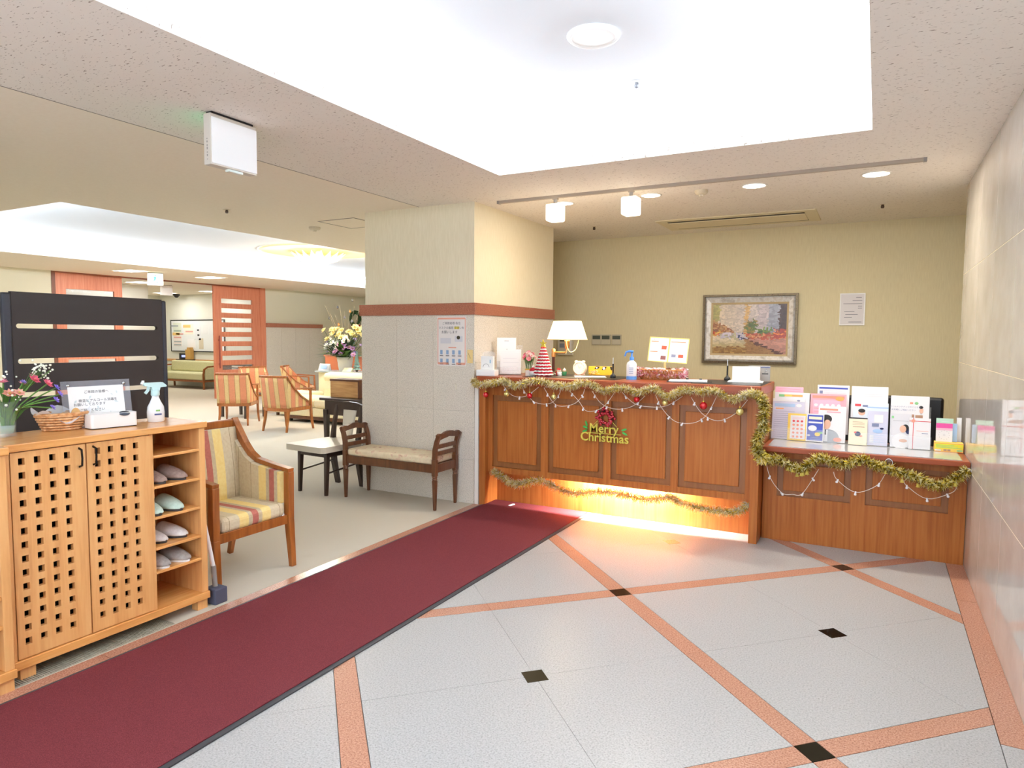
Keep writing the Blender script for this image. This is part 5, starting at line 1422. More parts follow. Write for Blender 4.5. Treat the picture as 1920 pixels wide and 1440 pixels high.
# ------------------------------------------------------------------ christmas garlands (positions measured along the desk front)
G1 = [(-3.009,4.905,1.093),(-2.988,4.905,1.062),(-2.956,4.905,1.049),(-2.868,4.905,1.066),(-2.78,4.905,1.078),(-2.714,4.905,1.094),(-2.674,4.905,1.074),(-2.629,4.905,1.053),(-2.554,4.905,1.069),(-2.476,4.905,1.094),(-2.371,4.905,1.102),(-2.285,4.905,1.08),(-2.197,4.905,1.071),(-2.105,4.905,1.07),(-2.046,4.905,1.093),(-1.948,4.905,1.101),(-1.891,4.905,1.066),(-1.825,4.905,1.044),(-1.748,4.905,1.068),(-1.663,4.905,1.072),(-1.592,4.905,1.046),(-1.522,4.905,1.058),(-1.441,4.905,1.085),(-1.388,4.905,1.048),(-1.336,4.905,1.022),(-1.282,4.905,1.056),(-1.22,4.905,1.078),(-1.155,4.905,1.077),(-1.079,4.905,1.073),(-1.005,4.905,1.084),(-0.941,4.905,1.053),(-0.875,4.905,1.029),(-0.822,4.905,1.051),(-0.769,4.905,1.076),(-0.727,4.905,1.077),(-0.702,4.905,1.064)]
G2 = [(-0.702,4.905,1.064),(-0.68,4.905,1.024),(-0.661,4.905,0.97),(-0.676,4.905,0.895),(-0.667,4.905,0.841),(-0.697,4.905,0.779),(-0.709,4.905,0.722),(-0.704,4.905,0.671),(-0.675,4.905,0.636)]
G3 = [(-0.689,5.01,0.611),(-0.636,5.01,0.604),(-0.58,5.01,0.617),(-0.492,5.01,0.573),(-0.416,5.01,0.562),(-0.342,5.01,0.639),(-0.259,5.01,0.639),(-0.168,5.01,0.612),(-0.071,5.01,0.664),(0.018,5.01,0.629),(0.088,5.01,0.622),(0.165,5.01,0.591),(0.249,5.01,0.579),(0.327,5.01,0.536),(0.406,5.01,0.544),(0.467,5.01,0.592),(0.523,5.01,0.644)]
G4 = [(-2.877,5.01,0.3),(-2.787,5.01,0.262),(-2.694,5.01,0.217),(-2.592,5.01,0.219),(-2.462,5.01,0.265),(-2.329,5.01,0.248),(-2.218,5.01,0.207),(-2.082,5.01,0.197),(-1.881,5.01,0.233),(-1.692,5.01,0.229),(-1.504,5.01,0.214),(-1.347,5.01,0.253),(-1.262,5.01,0.223),(-1.146,5.01,0.205),(-1.033,5.01,0.196),(-0.923,5.01,0.194),(-0.827,5.01,0.218),(-0.773,5.01,0.272)]
SW = [[(-2.754,4.95,1.055),(-2.662,4.95,0.969),(-2.537,4.95,0.966),(-2.406,4.95,1.055)],[(-2.573,4.95,1.044),(-2.523,4.95,0.98),(-2.439,4.95,0.918),(-2.319,4.95,0.916),(-2.248,4.95,0.971),(-2.212,4.95,1.046)],[(-2.368,4.95,1.044),(-2.262,4.95,0.91),(-2.122,4.95,0.918),(-2.041,4.95,0.981),(-2.01,4.95,1.058)],[(-2.147,4.95,1.032),(-2.063,4.95,0.951),(-1.99,4.95,0.874),(-1.861,4.95,0.911),(-1.763,4.95,1.036)],[(-1.952,4.95,1.036),(-1.871,4.95,0.939),(-1.752,4.95,0.904),(-1.625,4.95,0.932),(-1.523,4.95,1.018)],[(-1.708,4.95,1.038),(-1.605,4.95,0.953),(-1.48,4.95,0.936),(-1.359,4.95,0.951),(-1.242,4.95,1.028)],[(-1.445,4.95,1.03),(-1.395,4.95,0.933),(-1.293,4.95,0.839),(-1.16,4.95,0.836),(-1.066,4.95,0.901),(-0.998,4.95,1.039)],[(-1.18,4.95,1.023),(-1.1,4.95,0.91),(-0.986,4.95,0.863),(-0.869,4.95,0.92),(-0.786,4.95,1.023)]]
SW2 = [[(-0.675,5.02,0.664),(-0.633,5.02,0.485),(-0.549,5.02,0.377),(-0.48,5.02,0.374),(-0.415,5.02,0.389),(-0.32,5.02,0.566)],[(-0.228,5.02,0.557),(-0.203,5.02,0.505),(-0.091,5.02,0.434),(0.029,5.02,0.49),(0.078,5.02,0.574)],[(0.185,5.02,0.546),(0.202,5.02,0.51),(0.317,5.02,0.439),(0.446,5.02,0.492),(0.475,5.02,0.537)]]
BALL = [(-2.9,4.925,0.964),(-2.699,4.925,0.978),(-2.485,4.925,0.975),(-2.27,4.925,0.976),(-1.581,4.925,0.989),(-1.365,4.925,0.976),(-1.085,4.925,0.968),(-0.833,4.925,0.94)]
BALLTOP = [(-2.9,4.925,1.046),(-2.7,4.925,1.054),(-2.487,4.925,1.088),(-2.271,4.925,1.071),(-1.582,4.925,1.041),(-1.366,4.925,1.031),(-1.087,4.925,1.071),(-0.836,4.925,1.041)]

def garland(name, label, path, n, r, mats, group, seed, y_amp=.012, w_=.0026):
    t = thing(name, label, 'garland', (0, 0, 0), 0, group)
    P = spline(path, 5)
    b = MB(); b.tube(P, .003, 5); b.build('wire_core', mats[0], t)
    b = MB(); tinsel_strands(b, P, n, r, w_, len(mats), seed)
    b.build('tinsel', mats, t, kind='stuff')
    return t
G_LIGHT = [foil('cream gold foil', '#f9f0bd'), foil('gold foil', '#efdf80'), foil('white gold foil', '#fffcef'), foil('straw gold foil', '#ece09a')]
G_OLIVE = [foil('olive gold foil', '#d6c544'), foil('bright gold foil', '#ecdc70'), foil('light gold foil', '#fbf5c8')]
garland('tinsel_garland', 'pale gold tinsel garland draped in waves along the desk top edge', G1, 6500, .039, G_LIGHT, 'tinsel garlands', 1, w_=.0032)
garland('tinsel_garland', 'pale gold tinsel garland sagging along the lit toe kick of the desk', G4, 5200, .042, G_LIGHT, 'tinsel garlands', 2, w_=.0032)
GS = garland('tinsel_garland', 'olive gold tinsel garland hanging down the desk corner and along the side counter', [(x, y, z) for x, y, z in G2] + G3, 6500, .047, G_OLIVE, 'tinsel garlands', 3, w_=.0042)
random.seed(33)
PS = spline(G2 + G3, 4)
for k in range(16):
    p = PS[random.randrange(12, len(PS) - 2)] + Vector((random.uniform(-.01, .01), -.02, random.uniform(-.055, -.03)))
    b = MB(); b.lathe([(.004, .016), (.008, .012), (.009, .002), (.014, -.006), (.013, -.006)], 10, p); b.build('foil_bell', G_OLIVE[1], GS)

M_WIRE = mat('white light wire', '#e6d8cc', .5)
M_BULB = mat('white string bulb', '#f2f0f2', .2)
bulb_me = None
def light_string(label, swags, yb, group='white light strings'):
    global bulb_me
    t = thing('light_string', label, 'string lights', (0, 0, 0), 0, group)
    if bulb_me is None:
        bm_ = MB(); bm_.tube([(0, 0, .012), (0, 0, 0)], .0055, 7); bm_.lathe([(.0055, 0), (.0085, -.006), (.0075, -.014), (0, -.016)], 8)
        bulb_me = bm_.mesh('bulb', M_BULB)
    for q in swags:
        P = spline(q, 5)
        b = MB(); b.tube(P, .0022, 5); b.build('wire', M_WIRE, t)
        L_ = [0]
        for i in range(1, len(P)): L_.append(L_[-1] + (P[i] - P[i - 1]).length)
        nb = max(3, round(L_[-1] / .125))
        for k in range(nb):
            s_ = L_[-1] * (k + .5) / nb
            i = max(j for j in range(len(L_)) if L_[j] <= s_)
            o = bpy.data.objects.new('bulb', bulb_me); COL.objects.link(o); o.parent = t
            o.location = P[i] + Vector((0, -.004, -.006)); o.rotation_euler = (random.uniform(-.5, .5), random.uniform(-.6, .6), 0)
    return t
light_string('white light string looped in eight swags below the desk top', SW, 4.95)
light_string('white light string looped in three swags below the side counter', SW2, 5.02)
for k, (p, q) in enumerate(zip(BALL, BALLTOP)):
    red = k in (0, 2, 4, 6)
    lab = ['red bauble hanging at the pillar end of the desk', 'gold bauble hanging second from the pillar', 'red bauble hanging below the striped cone tree', 'gold bauble hanging below the table lamp',
           'red bauble hanging right of the berry wreath under the sanitiser', 'gold bauble hanging under the pink tinsel basket', 'red bauble hanging under the clipboard', 'gold bauble hanging at the counter end of the desk'][k]
    t = thing('bauble', lab, 'bauble', p, 0, 'red and gold baubles')
    r = .0235 if k not in (6, 7) else .028
    b = MB(); b.ell((0, 0, 0), r, 18, 12); b.build('ball', M_REDB if red else mat('shiny gold ball', '#e6d68a', .15, .7), t)
    b = MB(); b.tube([(0, 0, r * .95), (0, 0, r + .009)], .006, 8); b.build('cap', M_GOLD, t)
    b = MB(); b.tube([(0, 0, r + .008), (0, 0, q[2] - p[2])], .001, 4); b.build('thread', M_GOLDP, t)
# berry wreath and the lettering
t = thing('berry_wreath', 'small dark red berry wreath hanging on the desk front above the gold lettering', 'wreath', (-1.858, 5.012, .825))
b = MB()
pts = [(.055 * math.cos(2 * PI * k / 24), 0, .055 * math.sin(2 * PI * k / 24)) for k in range(25)]
b.tube(pts, .007, 6); b.build('twig_ring', mat('dark twig', '#3a1d1a', .8), t)
random.seed(8)
bme = MB().ell((0, 0, 0), .0122, 10, 7).mesh('berry', mat('dark red berry', '#a51c2a', .18, coat=.5))
for k in range(46):
    a = 2 * PI * k / 46 * 3 + random.uniform(-.05, .05); rr = .055 + random.uniform(-.022, .024)
    o = bpy.data.objects.new('berry', bme); COL.objects.link(o); o.parent = t
    o.location = (rr * math.cos(a), -.008 - random.uniform(0, .008), rr * math.sin(a))
b = MB(); b.tube([(0, 0, .06), (0, 0, .17)], .0015, 4); b.build('hanger', M_GOLDP, t)
t = thing('christmas_sign', 'gold Merry Christmas lettering with green holly leaves on the desk front', 'sign', (-1.866, 5.012, .695))
M_LET = mat('gold lettering', '#d9cc55', .35, .25)
text('Merry', .098, t, (-.005, -.004, .040), RX, M_LET, extrude=.004, bold=.0012)
text('Christmas', .098, t, (0, -.004, -.032), RX, M_LET, extrude=.004, bold=.0012)
b = MB(); b.tube([(-.135, 0, .002), (.135, 0, .002)], .0035, 6); b.tube([(-.10, .002, .06), (-.03, .004, .13)], .002, 5); b.tube([(.10, .002, .06), (.03, .004, .13)], .002, 5); b.build('gold_bar', M_LET, t)
for sx in (-1, 1):
    for k, (dx, dz, a) in enumerate(((.012, .004, .35), (.022, -.026, -.45), (-.004, .034, 1.25))):
        if k == 2 and sx > 0: continue
        b = MB(); pts = []
        for j in range(12):
            th = 2 * PI * j / 12; rr = (1.0 if j % 2 == 0 else .78)
            x, z = .026 * math.cos(th) * rr, .0095 * math.sin(th) * rr
            pts.append((sx * (.155 + dx * .5) + (x * math.cos(a) - z * math.sin(a)) * sx, .04 + dz + x * math.sin(a) + z * math.cos(a)))
        b.prism(pts, -.004, .0, 'y'); b.build('holly_leaf', mat('bright holly green', '#3aa545', .5), t)
# ------------------------------------------------------------------ leaflets on the side counter
CZ = CT + .0035
C = {k: mat('ink ' + k, v, .7) for k, v in dict(white='#e9e8ea', pink='#f0b8cb', rose='#eda9b4', hot='#e0529c', lav='#d2d2e6', blue='#4757b0', sky='#a9c6e8', pale='#dfe9f4', green='#8cc98a', mint='#bfe0cb', orange='#f2a860', yellow='#f4cf62', lemon='#eee23a', cream='#f3e6c8', black='#2b2a33', grey='#b9b7bd', lgrey='#dcdbe0', skin='#e3b49a', hair='#2e2a2a', suit='#9fa3ab', red='#d94a50', salmon='#e9957e', navy='#2d3560', brown='#b78d72', slate='#7d86a6').items()}
CK = list(C)
def leaflet(label, x, y, z, w_, h_, base='white', prints=(), texts=(), tilt=.16, th=.006, rz=0.0, group=None, name='leaflet'):
    """standing leaflet leaning back; prints in fractions of width/height: ('r', x0, z0, x1, z1, colour, layer) or ('e', cx, cz, rx, rz, colour, layer)"""
    t = thing(name, label, 'leaflet', (x, y, z), rz, group)
    T = Matrix.Rotation(-tilt, 4, 'X')
    b = MB(); b.box(-w_ / 2, 0, 0, w_ / 2, th, h_, T=T); b.build('sheet', C[base], t)
    if prints:
        b = MB(); used = []
        for p in prints:
            k = p[6] if len(p) > 6 else 1
            yy_ = -.0006 * k
            if p[5] not in used: used.append(p[5])
            mi = used.index(p[5])
            if p[0] == 'r':
                x0, z0, x1, z1 = (p[1] - .5) * w_, p[2] * h_, (p[3] - .5) * w_, p[4] * h_
                vs_ = [(x0, yy_, z0), (x1, yy_, z0), (x1, yy_, z1), (x0, yy_, z1)]
            else:
                cx, cz, rx, rz_ = (p[1] - .5) * w_, p[2] * h_, p[3] * w_, p[4] * h_
                vs_ = [(cx + rx * math.cos(2 * PI * j / 18), yy_, cz + rz_ * math.sin(2 * PI * j / 18)) for j in range(18)]
            b.add([T @ Vector(v_) for v_ in vs_], [tuple(range(len(vs_)))], mi)
        b.build('print', [C[c_] for c_ in used], t)
    for s_, fx, fz, size, col in texts:
        p = T @ Vector(((fx - .5) * w_, -.0035, fz * h_))
        text(s_, size, t, p, (PI / 2 - tilt, 0, 0), C[col])
    return t
def lines(x0, x1, z0, z1, n, col='grey', h_=.010):
    return [('r', x0, z0 + (z1 - z0) * k / max(1, n - 1), x1 - (.12 if k % 3 == 2 else 0), z0 + (z1 - z0) * k / max(1, n - 1) + h_, col, 2) for k in range(n)]
def acrylic_stand(label, x, y, w_, tiers=2, rz=0):
    t = thing('leaflet_stand', label, 'stand', (x, y, CZ), rz, 'clear leaflet stands on the side counter')
    b = MB(); b.box(-w_ / 2 - .004, -.045, 0, w_ / 2 + .004, .13, .003); b.build('base', M_ACR, t)
    T = Matrix.Rotation(-.16, 4, 'X')
    b = MB(); b.box(-w_ / 2, .075, .003, w_ / 2, .078, .30, T=T); b.build('back_sheet', M_ACR, t)
    b = MB(); b.box(-w_ / 2, -.042, .003, w_ / 2, -.040, .085, T=T); b.build('front_lip', M_ACR, t)
# stand 1
Y1 = 5.44
acrylic_stand('clear stand holding the pink and lavender leaflets nearest the desk corner', -.565, Y1, .245)
leaflet('plain pink sheet at the back of the stand nearest the desk', -.58, Y1 + .06, CZ + .06, .20, .335, 'pink', lines(.1, .9, .9, .95, 2, 'rose'))
leaflet('white leaflet with green and orange heading, left stand', -.555, Y1 + .035, CZ + .04, .245, .315, 'white', [('r', .12, .89, .28, .95, 'green', 1), ('r', .28, .90, .80, .95, 'orange', 1), ('r', .3, .90, .5, .94, 'yellow', 2)] + lines(.1, .9, .1, .8, 10, 'lgrey'))
leaflet('lavender leaflet with blue heading bar and text lines, left stand', -.572, Y1 - .0, CZ + .004, .225, .305, 'lav', [('r', .0, .93, 1, 1, 'white', 1), ('r', .06, .80, .70, .88, 'sky', 1), ('r', .1, .74, .35, .765, 'orange', 1), ('e', .82, .84, .09, .04, 'white', 1), ('e', .80, .96, .05, .018, 'slate', 2)] + lines(.06, .70, .05, .68, 13, 'slate', .006), rz=.02)
leaflet('small yellow bordered calendar card with red dots, front of the left stand', -.505, Y1 - .032, CZ + .004, .128, .20, 'yellow', [('r', .14, .06, .94, .93, 'white', 1)] + [('e', .32 + .22 * c_, .72 - .145 * r_, .07, .04, 'red' if r_ == 0 else 'salmon', 2) for r_ in range(5) for c_ in range(3)] + lines(.25, .85, .80, .84, 2, 'rose'))
# stand 2
acrylic_stand('clear stand holding the portrait leaflet and the small blue booklet', -.315, Y1, .25)
leaflet('tall white leaflet with blue band at the back of the second stand', -.275, Y1 + .06, CZ + .06, .215, .36, 'white', [('r', .05, .92, .95, .955, 'blue', 1), ('r', .07, .82, .17, .88, 'slate', 1)] + lines(.2, .9, .80, .88, 3, 'lgrey'))
leaflet('pink leaflet with orange glow and small round pictures, second stand', -.305, Y1 + .03, CZ + .03, .24, .325, 'rose', [('r', .05, .90, .95, .96, 'salmon', 1), ('e', .82, .90, .12, .05, 'orange', 2), ('r', .08, .05, .84, .86, 'pink', 1)] + [('e', .16 + .16 * k, .74, .055, .035, 'white', 2) for k in range(5)] + lines(.1, .8, .52, .66, 3, 'salmon'))
leaflet('leaflet with portrait of a man in grey suit, second stand', -.272, Y1 - .002, CZ + .004, .185, .265, 'white', [('r', .05, .88, .7, .93, 'salmon', 1), ('r', .3, .82, .8, .85, 'rose', 1), ('e', .36, .12, .42, .24, 'suit', 1), ('r', .22, .02, .36, .34, 'white', 2), ('e', .30, .50, .16, .15, 'skin', 3), ('e', .29, .64, .21, .12, 'hair', 4), ('e', .34, .54, .11, .08, 'skin', 5), ('r', .26, .2, .31, .34, 'black', 3), ('e', .72, .08, .15, .06, 'salmon', 2)])
leaflet('small blue booklet with white circle, front of the second stand', -.382, Y1 - .034, CZ + .004, .118, .205, 'white', [('r', .06, .05, .95, .96, 'blue', 1), ('r', .14, .80, .88, .90, 'cream', 2), ('r', .12, .66, .92, .72, 'white', 2), ('e', .36, .48, .25, .105, 'white', 2), ('e', .66, .27, .16, .07, 'yellow', 3), ('e', .84, .33, .12, .04, 'green', 3), ('r', .08, .19, .24, .25, 'lgrey', 3)] + lines(.25, .85, .08, .14, 2, 'sky'))
# stand 3
acrylic_stand('clear stand holding tall blank sheets and the cream booklet in the middle', -.035, Y1, .25)
leaflet('stack of tall blank white sheets, middle stand', -.035, Y1 + .05, CZ + .06, .235, .36, 'white', lines(.35, .85, .80, .84, 2, 'lgrey'), th=.02)
leaflet('white leaflet with pale blue cartoon heading, middle stand', -.025, Y1 + .02, CZ + .02, .225, .285, 'white', [('r', 0, .55, 1, 1, 'pale', 1), ('r', .05, .90, .22, .96, 'red', 2), ('r', .27, .89, .42, .94, 'slate', 2), ('e', .25, .74, .10, .07, 'skin', 2), ('e', .25, .79, .10, .05, 'hair', 3), ('e', .50, .72, .06, .05, 'slate', 2), ('r', .4, .87, 1, .9, 'sky', 2)])
leaflet('white leaflet with blue line drawings, right half of the middle stand', .025, Y1 - .005, CZ + .004, .125, .245, 'lav', [('r', .3, .66, .75, .9, 'white', 1), ('r', .2, .55, .55, .64, 'slate', 2), ('e', .5, .42, .25, .06, 'sky', 2), ('r', .1, .08, .3, .3, 'white', 2), ('e', .7, .5, .1, .03, 'navy', 3)] + lines(.15, .85, .1, .3, 4, 'sky'))
leaflet('cream booklet with dark top band and small purple drawing, middle stand', -.100, Y1 - .034, CZ + .004, .118, .195, 'cream', [('r', 0, .955, 1, 1, 'black', 1), ('r', .22, .65, .85, .67, 'brown', 1), ('e', .5, .40, .16, .09, 'navy', 2), ('e', .66, .33, .1, .035, 'salmon', 2), ('e', .36, .45, .07, .03, 'red', 3)] + lines(.2, .85, .74, .84, 3, 'brown'))
# stand 4
acrylic_stand('clear stand holding the home care leaflets near the stone wall', .225, Y1, .25)
leaflet('large white leaflet with japanese heading and three orange pills', .218, Y1 + .03, CZ + .03, .235, .335, 'white', [('r', .12, .55, .38, .615, 'brown', 1), ('r', .42, .55, .62, .615, 'brown', 1), ('r', .65, .54, .84, .605, 'brown', 1), ('r', .5, .83, .58, .87, 'salmon', 1), ('e', .67, .85, .05, .03, 'green', 1), ('e', .80, .70, .05, .06, 'skin', 2), ('e', .79, .77, .055, .03, 'hair', 3)] + lines(.1, .75, .45, .47, 1, 'green'), [('ホームメンテナンスのことなら', .38, .765, .0135, 'slate'), ('お気軽にご相談ください', .34, .70, .0135, 'slate')])
leaflet('leaflet with a woman in pale grey looking up, fourth stand', .168, Y1 - .002, CZ + .004, .125, .235, 'lgrey', [('r', .03, .86, .14, .93, 'green', 1), ('r', .1, .78, .85, .795, 'grey', 1), ('e', .5, .18, .42, .24, 'white', 1), ('e', .60, .55, .16, .11, 'skin', 3), ('e', .72, .58, .17, .11, 'hair', 2), ('e', .88, .48, .14, .08, 'navy', 2), ('e', .62, .2, .2, .05, 'skin', 3)])
leaflet('white envelope style leaflet with crossing red ribbon lines, fourth stand', .280, Y1 - .034, CZ + .004, .128, .215, 'white', [('r', .0, .885, 1, .905, 'red', 1), ('r', .18, 0, .21, 1, 'red', 1), ('e', .19, .9, .10, .05, 'salmon', 2), ('r', .6, .5, .88, .52, 'slate', 1)] + lines(.35, .9, .58, .6, 1, 'salmon') + lines(.3, .9, .1, .3, 2, 'lgrey'))
# stand 5
t = thing('yellow_tray', 'yellow and orange printed box tray of cards against the stone wall', 'box', (.452, Y1 - .01, CZ), 0)
b = MB(); b.box(-.083, -.03, 0, .083, .055, .062); b.build('tray', C['yellow'], t, bevel=.002)
b = MB(); b.box(-.08, -.0308, .022, .08, -.0302, .055, 0); b.box(-.083, -.0308, .056, .083, -.0302, .061, 1); b.box(-.083, -.0308, .0, .083, -.0302, .004, 1); b.box(-.08, -.0312, .006, -.045, -.0302, .014, 2); b.box(-.03, -.0312, .006, -.012, -.0302, .018, 3); b.box(-.008, -.0312, .006, .010, -.0302, .018, 3); b.box(.045, -.0312, .008, .078, -.0302, .018, 4)
for k in range(3): b.box(-.075, -.0314, .028 + .008 * k, .07 - .02 * k, -.0304, .031 + .008 * k, 4)
b.build('print', [C['lemon'], C['orange'], C['white'], C['brown'], C['green']], t)
leaflet('pink topped card with a ring of dots like a dial, in the yellow tray', .425, Y1 + .0, CZ + .064, .095, .125, 'white', [('r', 0, .70, 1, 1, 'hot', 1), ('r', 0, .62, 1, .74, 'pink', 2)] + [('e', .5 + .32 * math.cos(k * PI / 6), .36 + .24 * math.sin(k * PI / 6), .022, .016, 'grey', 2) for k in range(12)] + [('e', .5, .36, .08, .06, 'lgrey', 2)])
leaflet('pale green card behind the pink topped dial card', .43, Y1 + .045, CZ + .064, .10, .155, 'mint', lines(.3, .8, .85, .9, 1, 'white'))
leaflet('narrow pale blue slip right of the pink topped card', .488, Y1 + .022, CZ + .064, .026, .125, 'sky')
leaflet('narrow white slip against the stone wall behind the yellow tray', .517, Y1 + .075, CZ, .028, .225, 'white')
# hooks that hold the garland on the counter
for k, (x, z, lab) in enumerate(((.095, .650, 'clear plastic hook on the side counter edge'), (.522, .632, 'clear plastic hook with a metal clip near the stone wall'))):
    t = thing('garland_hook', lab, 'hook', (x, 5.033, z), 0)
    b = MB(); b.box(-.012, -.002, -.02, .012, 0, .02); b.build('hook_plate', M_ACR, t)
    b = MB(); b.tube([(.022 * math.cos(a * PI / 6), -.012, .0 + .026 * math.sin(a * PI / 6)) for a in range(13)], .0035, 6); b.build('hook_ring', M_CHROME, t)
    if k: 
        b = MB(); b.tube([(0, -.012, -.026), (.003, -.012, -.06)], .002, 5); b.build('wire_tail', M_CHROME, t)
# ------------------------------------------------------------------ things on the shoe cabinet
CX = 1.0005
t = thing('flower_vase', 'clear glass vase of pink, peach and purple flowers on the shoe cabinet', 'vase', (-3.345, 1.535, CX))
b = MB(); b.lathe([(.0, .002), (.045, .002), (.046, .012), (.043, .014), (.050, .13), (.062, .155)], 24); b.build('glass', M_GLASS, t, solid=.003)
b = MB(); b.lathe([(0, .016), (.041, .016), (.044, .05), (0, .05)], 20); b.build('water', mat('vase water', '#dcebe6', .03, alpha=.35), t)
random.seed(17)
FLW = [((.05, .105, .245), .030, '#e0647f'), ((-.01, .13, .255), .028, '#f2a3ae'), ((.055, .155, .225), .030, '#e8778e'), ((.02, .02, .185), .034, '#e9a791'), ((.045, .045, .19), .028, '#eab3a2'), ((.0, .085, .225), .026, '#f2b7b4'),
       ((.03, -.05, .22), .030, '#9d83d6'), ((.05, .195, .205), .022, '#9a86e0'), ((.055, .205, .175), .022, '#8f7bd8'), ((.06, .185, .15), .022, '#a08ce4'), ((.05, .175, .115), .020, '#9d8ce0'), ((.02, .075, .235), .018, '#a48fd6'), ((-.03, .02, .235), .028, '#e88fa0'), ((-.04, -.03, .21), .03, '#e7a3b0')]
b = MB()
for (x, y, z), r, c_ in FLW:
    b.tube(spline([(x * .15, y * .15, .02), (x * .3, y * .3, .12), (x, y, z)], 4), .0032, 5)
b.build('stems', M_GREEN, t)
for p, r, c_ in FLW: blossom(t, p, r, (p[0] * 1.5 + .06, p[1] - .03, .16), c_, n=6)
for k in range(16):
    b = MB(); a = random.uniform(0, 2 * PI); rr = random.uniform(.03, .09); z = random.uniform(.10, .22)
    leaf(b, (.02 * math.cos(a), .02 * math.sin(a) + .02, z - .07), (rr * math.cos(a), rr * math.sin(a) + .04, z), random.uniform(.010, .018)); b.build('leaf', M_GREEN, t)
b = MB()
for k in range(70):
    cx, cy, cz = ((.02, .145, .285), (-.01, .0, .25), (.03, .02, .16))[0 if k < 40 else (1 if k < 58 else 2)]
    b.ell((cx + random.gauss(0, .022), cy + random.gauss(0, .03), cz + random.gauss(0, .018)), random.uniform(.003, .006), 6, 4)
b.build('tiny_white_blossoms', mat('gypsophila white', '#e9ecdc', .8), t, kind='stuff')
b = MB()
for k in range(14): b.tube([(.01, .06, .18), (.02 + random.gauss(0, .02), .145 + random.gauss(0, .03), .285 + random.gauss(0, .015))], .0009, 4)
b.build('fine_sprigs', M_GREEN, t, kind='stuff')
# woven basket with clear wrap
t = thing('woven_basket', 'small tan woven basket lined with clear wrap beside the flower vase', 'basket', (-3.375, 1.792, CX), math.radians(74))
def bkr(z):
    f = z / .075; return .073 + .032 * f, .045 + .022 * f
b = MB(); n_ = 30
prof = [.002, .026, .05, .072]
b.add([(bkr(z)[0] * .96 * math.cos(2 * PI * k / n_), bkr(z)[1] * .96 * math.sin(2 * PI * k / n_), z) for z in prof for k in range(n_)], [(i * n_ + k, i * n_ + (k + 1) % n_, (i + 1) * n_ + (k + 1) % n_, (i + 1) * n_ + k) for i in range(3) for k in range(n_)] + [tuple(reversed(range(n_)))])
b.build('basket_body', mat('dark basket core', '#6a3d1a', .8), t)
M_RAT = nmat('tan rattan', ['#b97a44', '#d6a06c', '#e4b88a'], (50, 50, 50), .55, 2)
b = MB()
for r_ in range(6):
    z = .006 + r_ * .0125
    a_, c_ = bkr(z)
    pts = []
    for k in range(73):
        th = 2 * PI * k / 72; w_ = 1 + .035 * math.cos(18 * th + PI * r_)
        pts.append((a_ * w_ * math.cos(th), c_ * w_ * math.sin(th), z))
    b.tube(pts, .0062, 5)
b.build('rattan_weave', M_RAT, t, kind='stuff')
b = MB(); a_, c_ = bkr(.076); b.tube([(a_ * math.cos(2 * PI * k / 36), c_ * math.sin(2 * PI * k / 36), .077) for k in range(37)], .007, 6); b.build('rim', M_RAT, t)
def wrapf(u, v):
    th = 2 * PI * v; r_ = .55 + .62 * u; zz = .05 + .045 * u + .016 * math.sin(5 * th) * u
    a_, c_ = bkr(.07)
    return (a_ * r_ * math.cos(th), c_ * r_ * math.sin(th), zz - (.05 * u * max(0, math.cos(th + 1.3)) ** 3))
b = MB(); b.surf(wrapf, 5, 40); b.build('clear_wrap', mat('frosted wrap', '#f1f3f7', .15, alpha=.75), t)
b = MB(); b.ell((.05, -.035, .075), (.02, .012, .028), 10, 7); b.ell((.02, .0, .065), (.03, .02, .02), 10, 7); b.build('wrapped_snacks', mat('tan snack', '#cf9f62', .6), t)
# white dispenser
t = thing('dispenser', 'low white dispenser with dark oval button on the cabinet', 'device', (-3.275, 1.965, CX), math.radians(82))
b = MB(); b.prism([(-.105, -.035), (-.098, -.043), (.098, -.043), (.105, -.035), (.105, .035), (.098, .043), (-.098, .043), (-.105, .035)], .004, .070, 'z'); b.build('body', M_WHITE, t, bevel=.010, seg=3)
b = MB(); b.box(-.10, -.040, 0, .10, .040, .005); b.build('base', M_BLK, t)
b = MB(); b.lathe([(0, .0), (.026, 0), (.024, .004), (0, .005)], 20, (0, 0, 0), 1, .55, T=Matrix.Translation((.045, -.0395, .0655)) @ Matrix.Rotation(.75, 4, 'X')); b.build('button', mat('dark blue grey', '#3c4250', .4), t)
# acrylic sign with paper
t = thing('acrylic_sign', 'clear acrylic sign holding a white japanese notice on the cabinet', 'sign', (-3.335, 1.955, CX), math.radians(86))
TS = Matrix.Rotation(-.14, 4, 'X')
b = MB(); b.box(-.165, .0, .0, .155, .003, .228, T=TS); b.box(-.15, .003, 0, .15, .06, .003); b.build('acrylic', mat('grey tinted acrylic', '#c9ccd8', .08, alpha=.22), t)
b = MB(); b.box(-.138, -.0018, .012, .120, -.0006, .200, T=TS); b.build('paper', M_PAPER, t)
for x in (-.135, .125):
    b = MB(); b.lathe([(0, -.006), (.007, -.006), (.007, .002)], 12, T=TS @ Matrix.Translation((x, 0, .207)) @ Matrix.Rotation(-PI / 2, 4, 'X')); b.build('magnet', M_CHROME, t)
b = MB(); random.seed(4)
for k in range(16):
    x, z = random.uniform(-.12, .10), random.uniform(.03, .185); a = random.uniform(0, PI); r_ = random.uniform(.008, .014)
    pts = [TS @ Vector((x + r_ * math.cos(a) * c0 - r_ * .45 * math.sin(a) * s0, -.0022, z + r_ * math.sin(a) * c0 + r_ * .45 * math.cos(a) * s0)) for c0, s0 in ((1, 0), (.3, 1), (-1, 0), (.3, -1))]
    b.add(pts, [(0, 1, 2, 3)])
b.build('leaf_print', mat('pale leaf print', '#d9e2e2', .8), t)
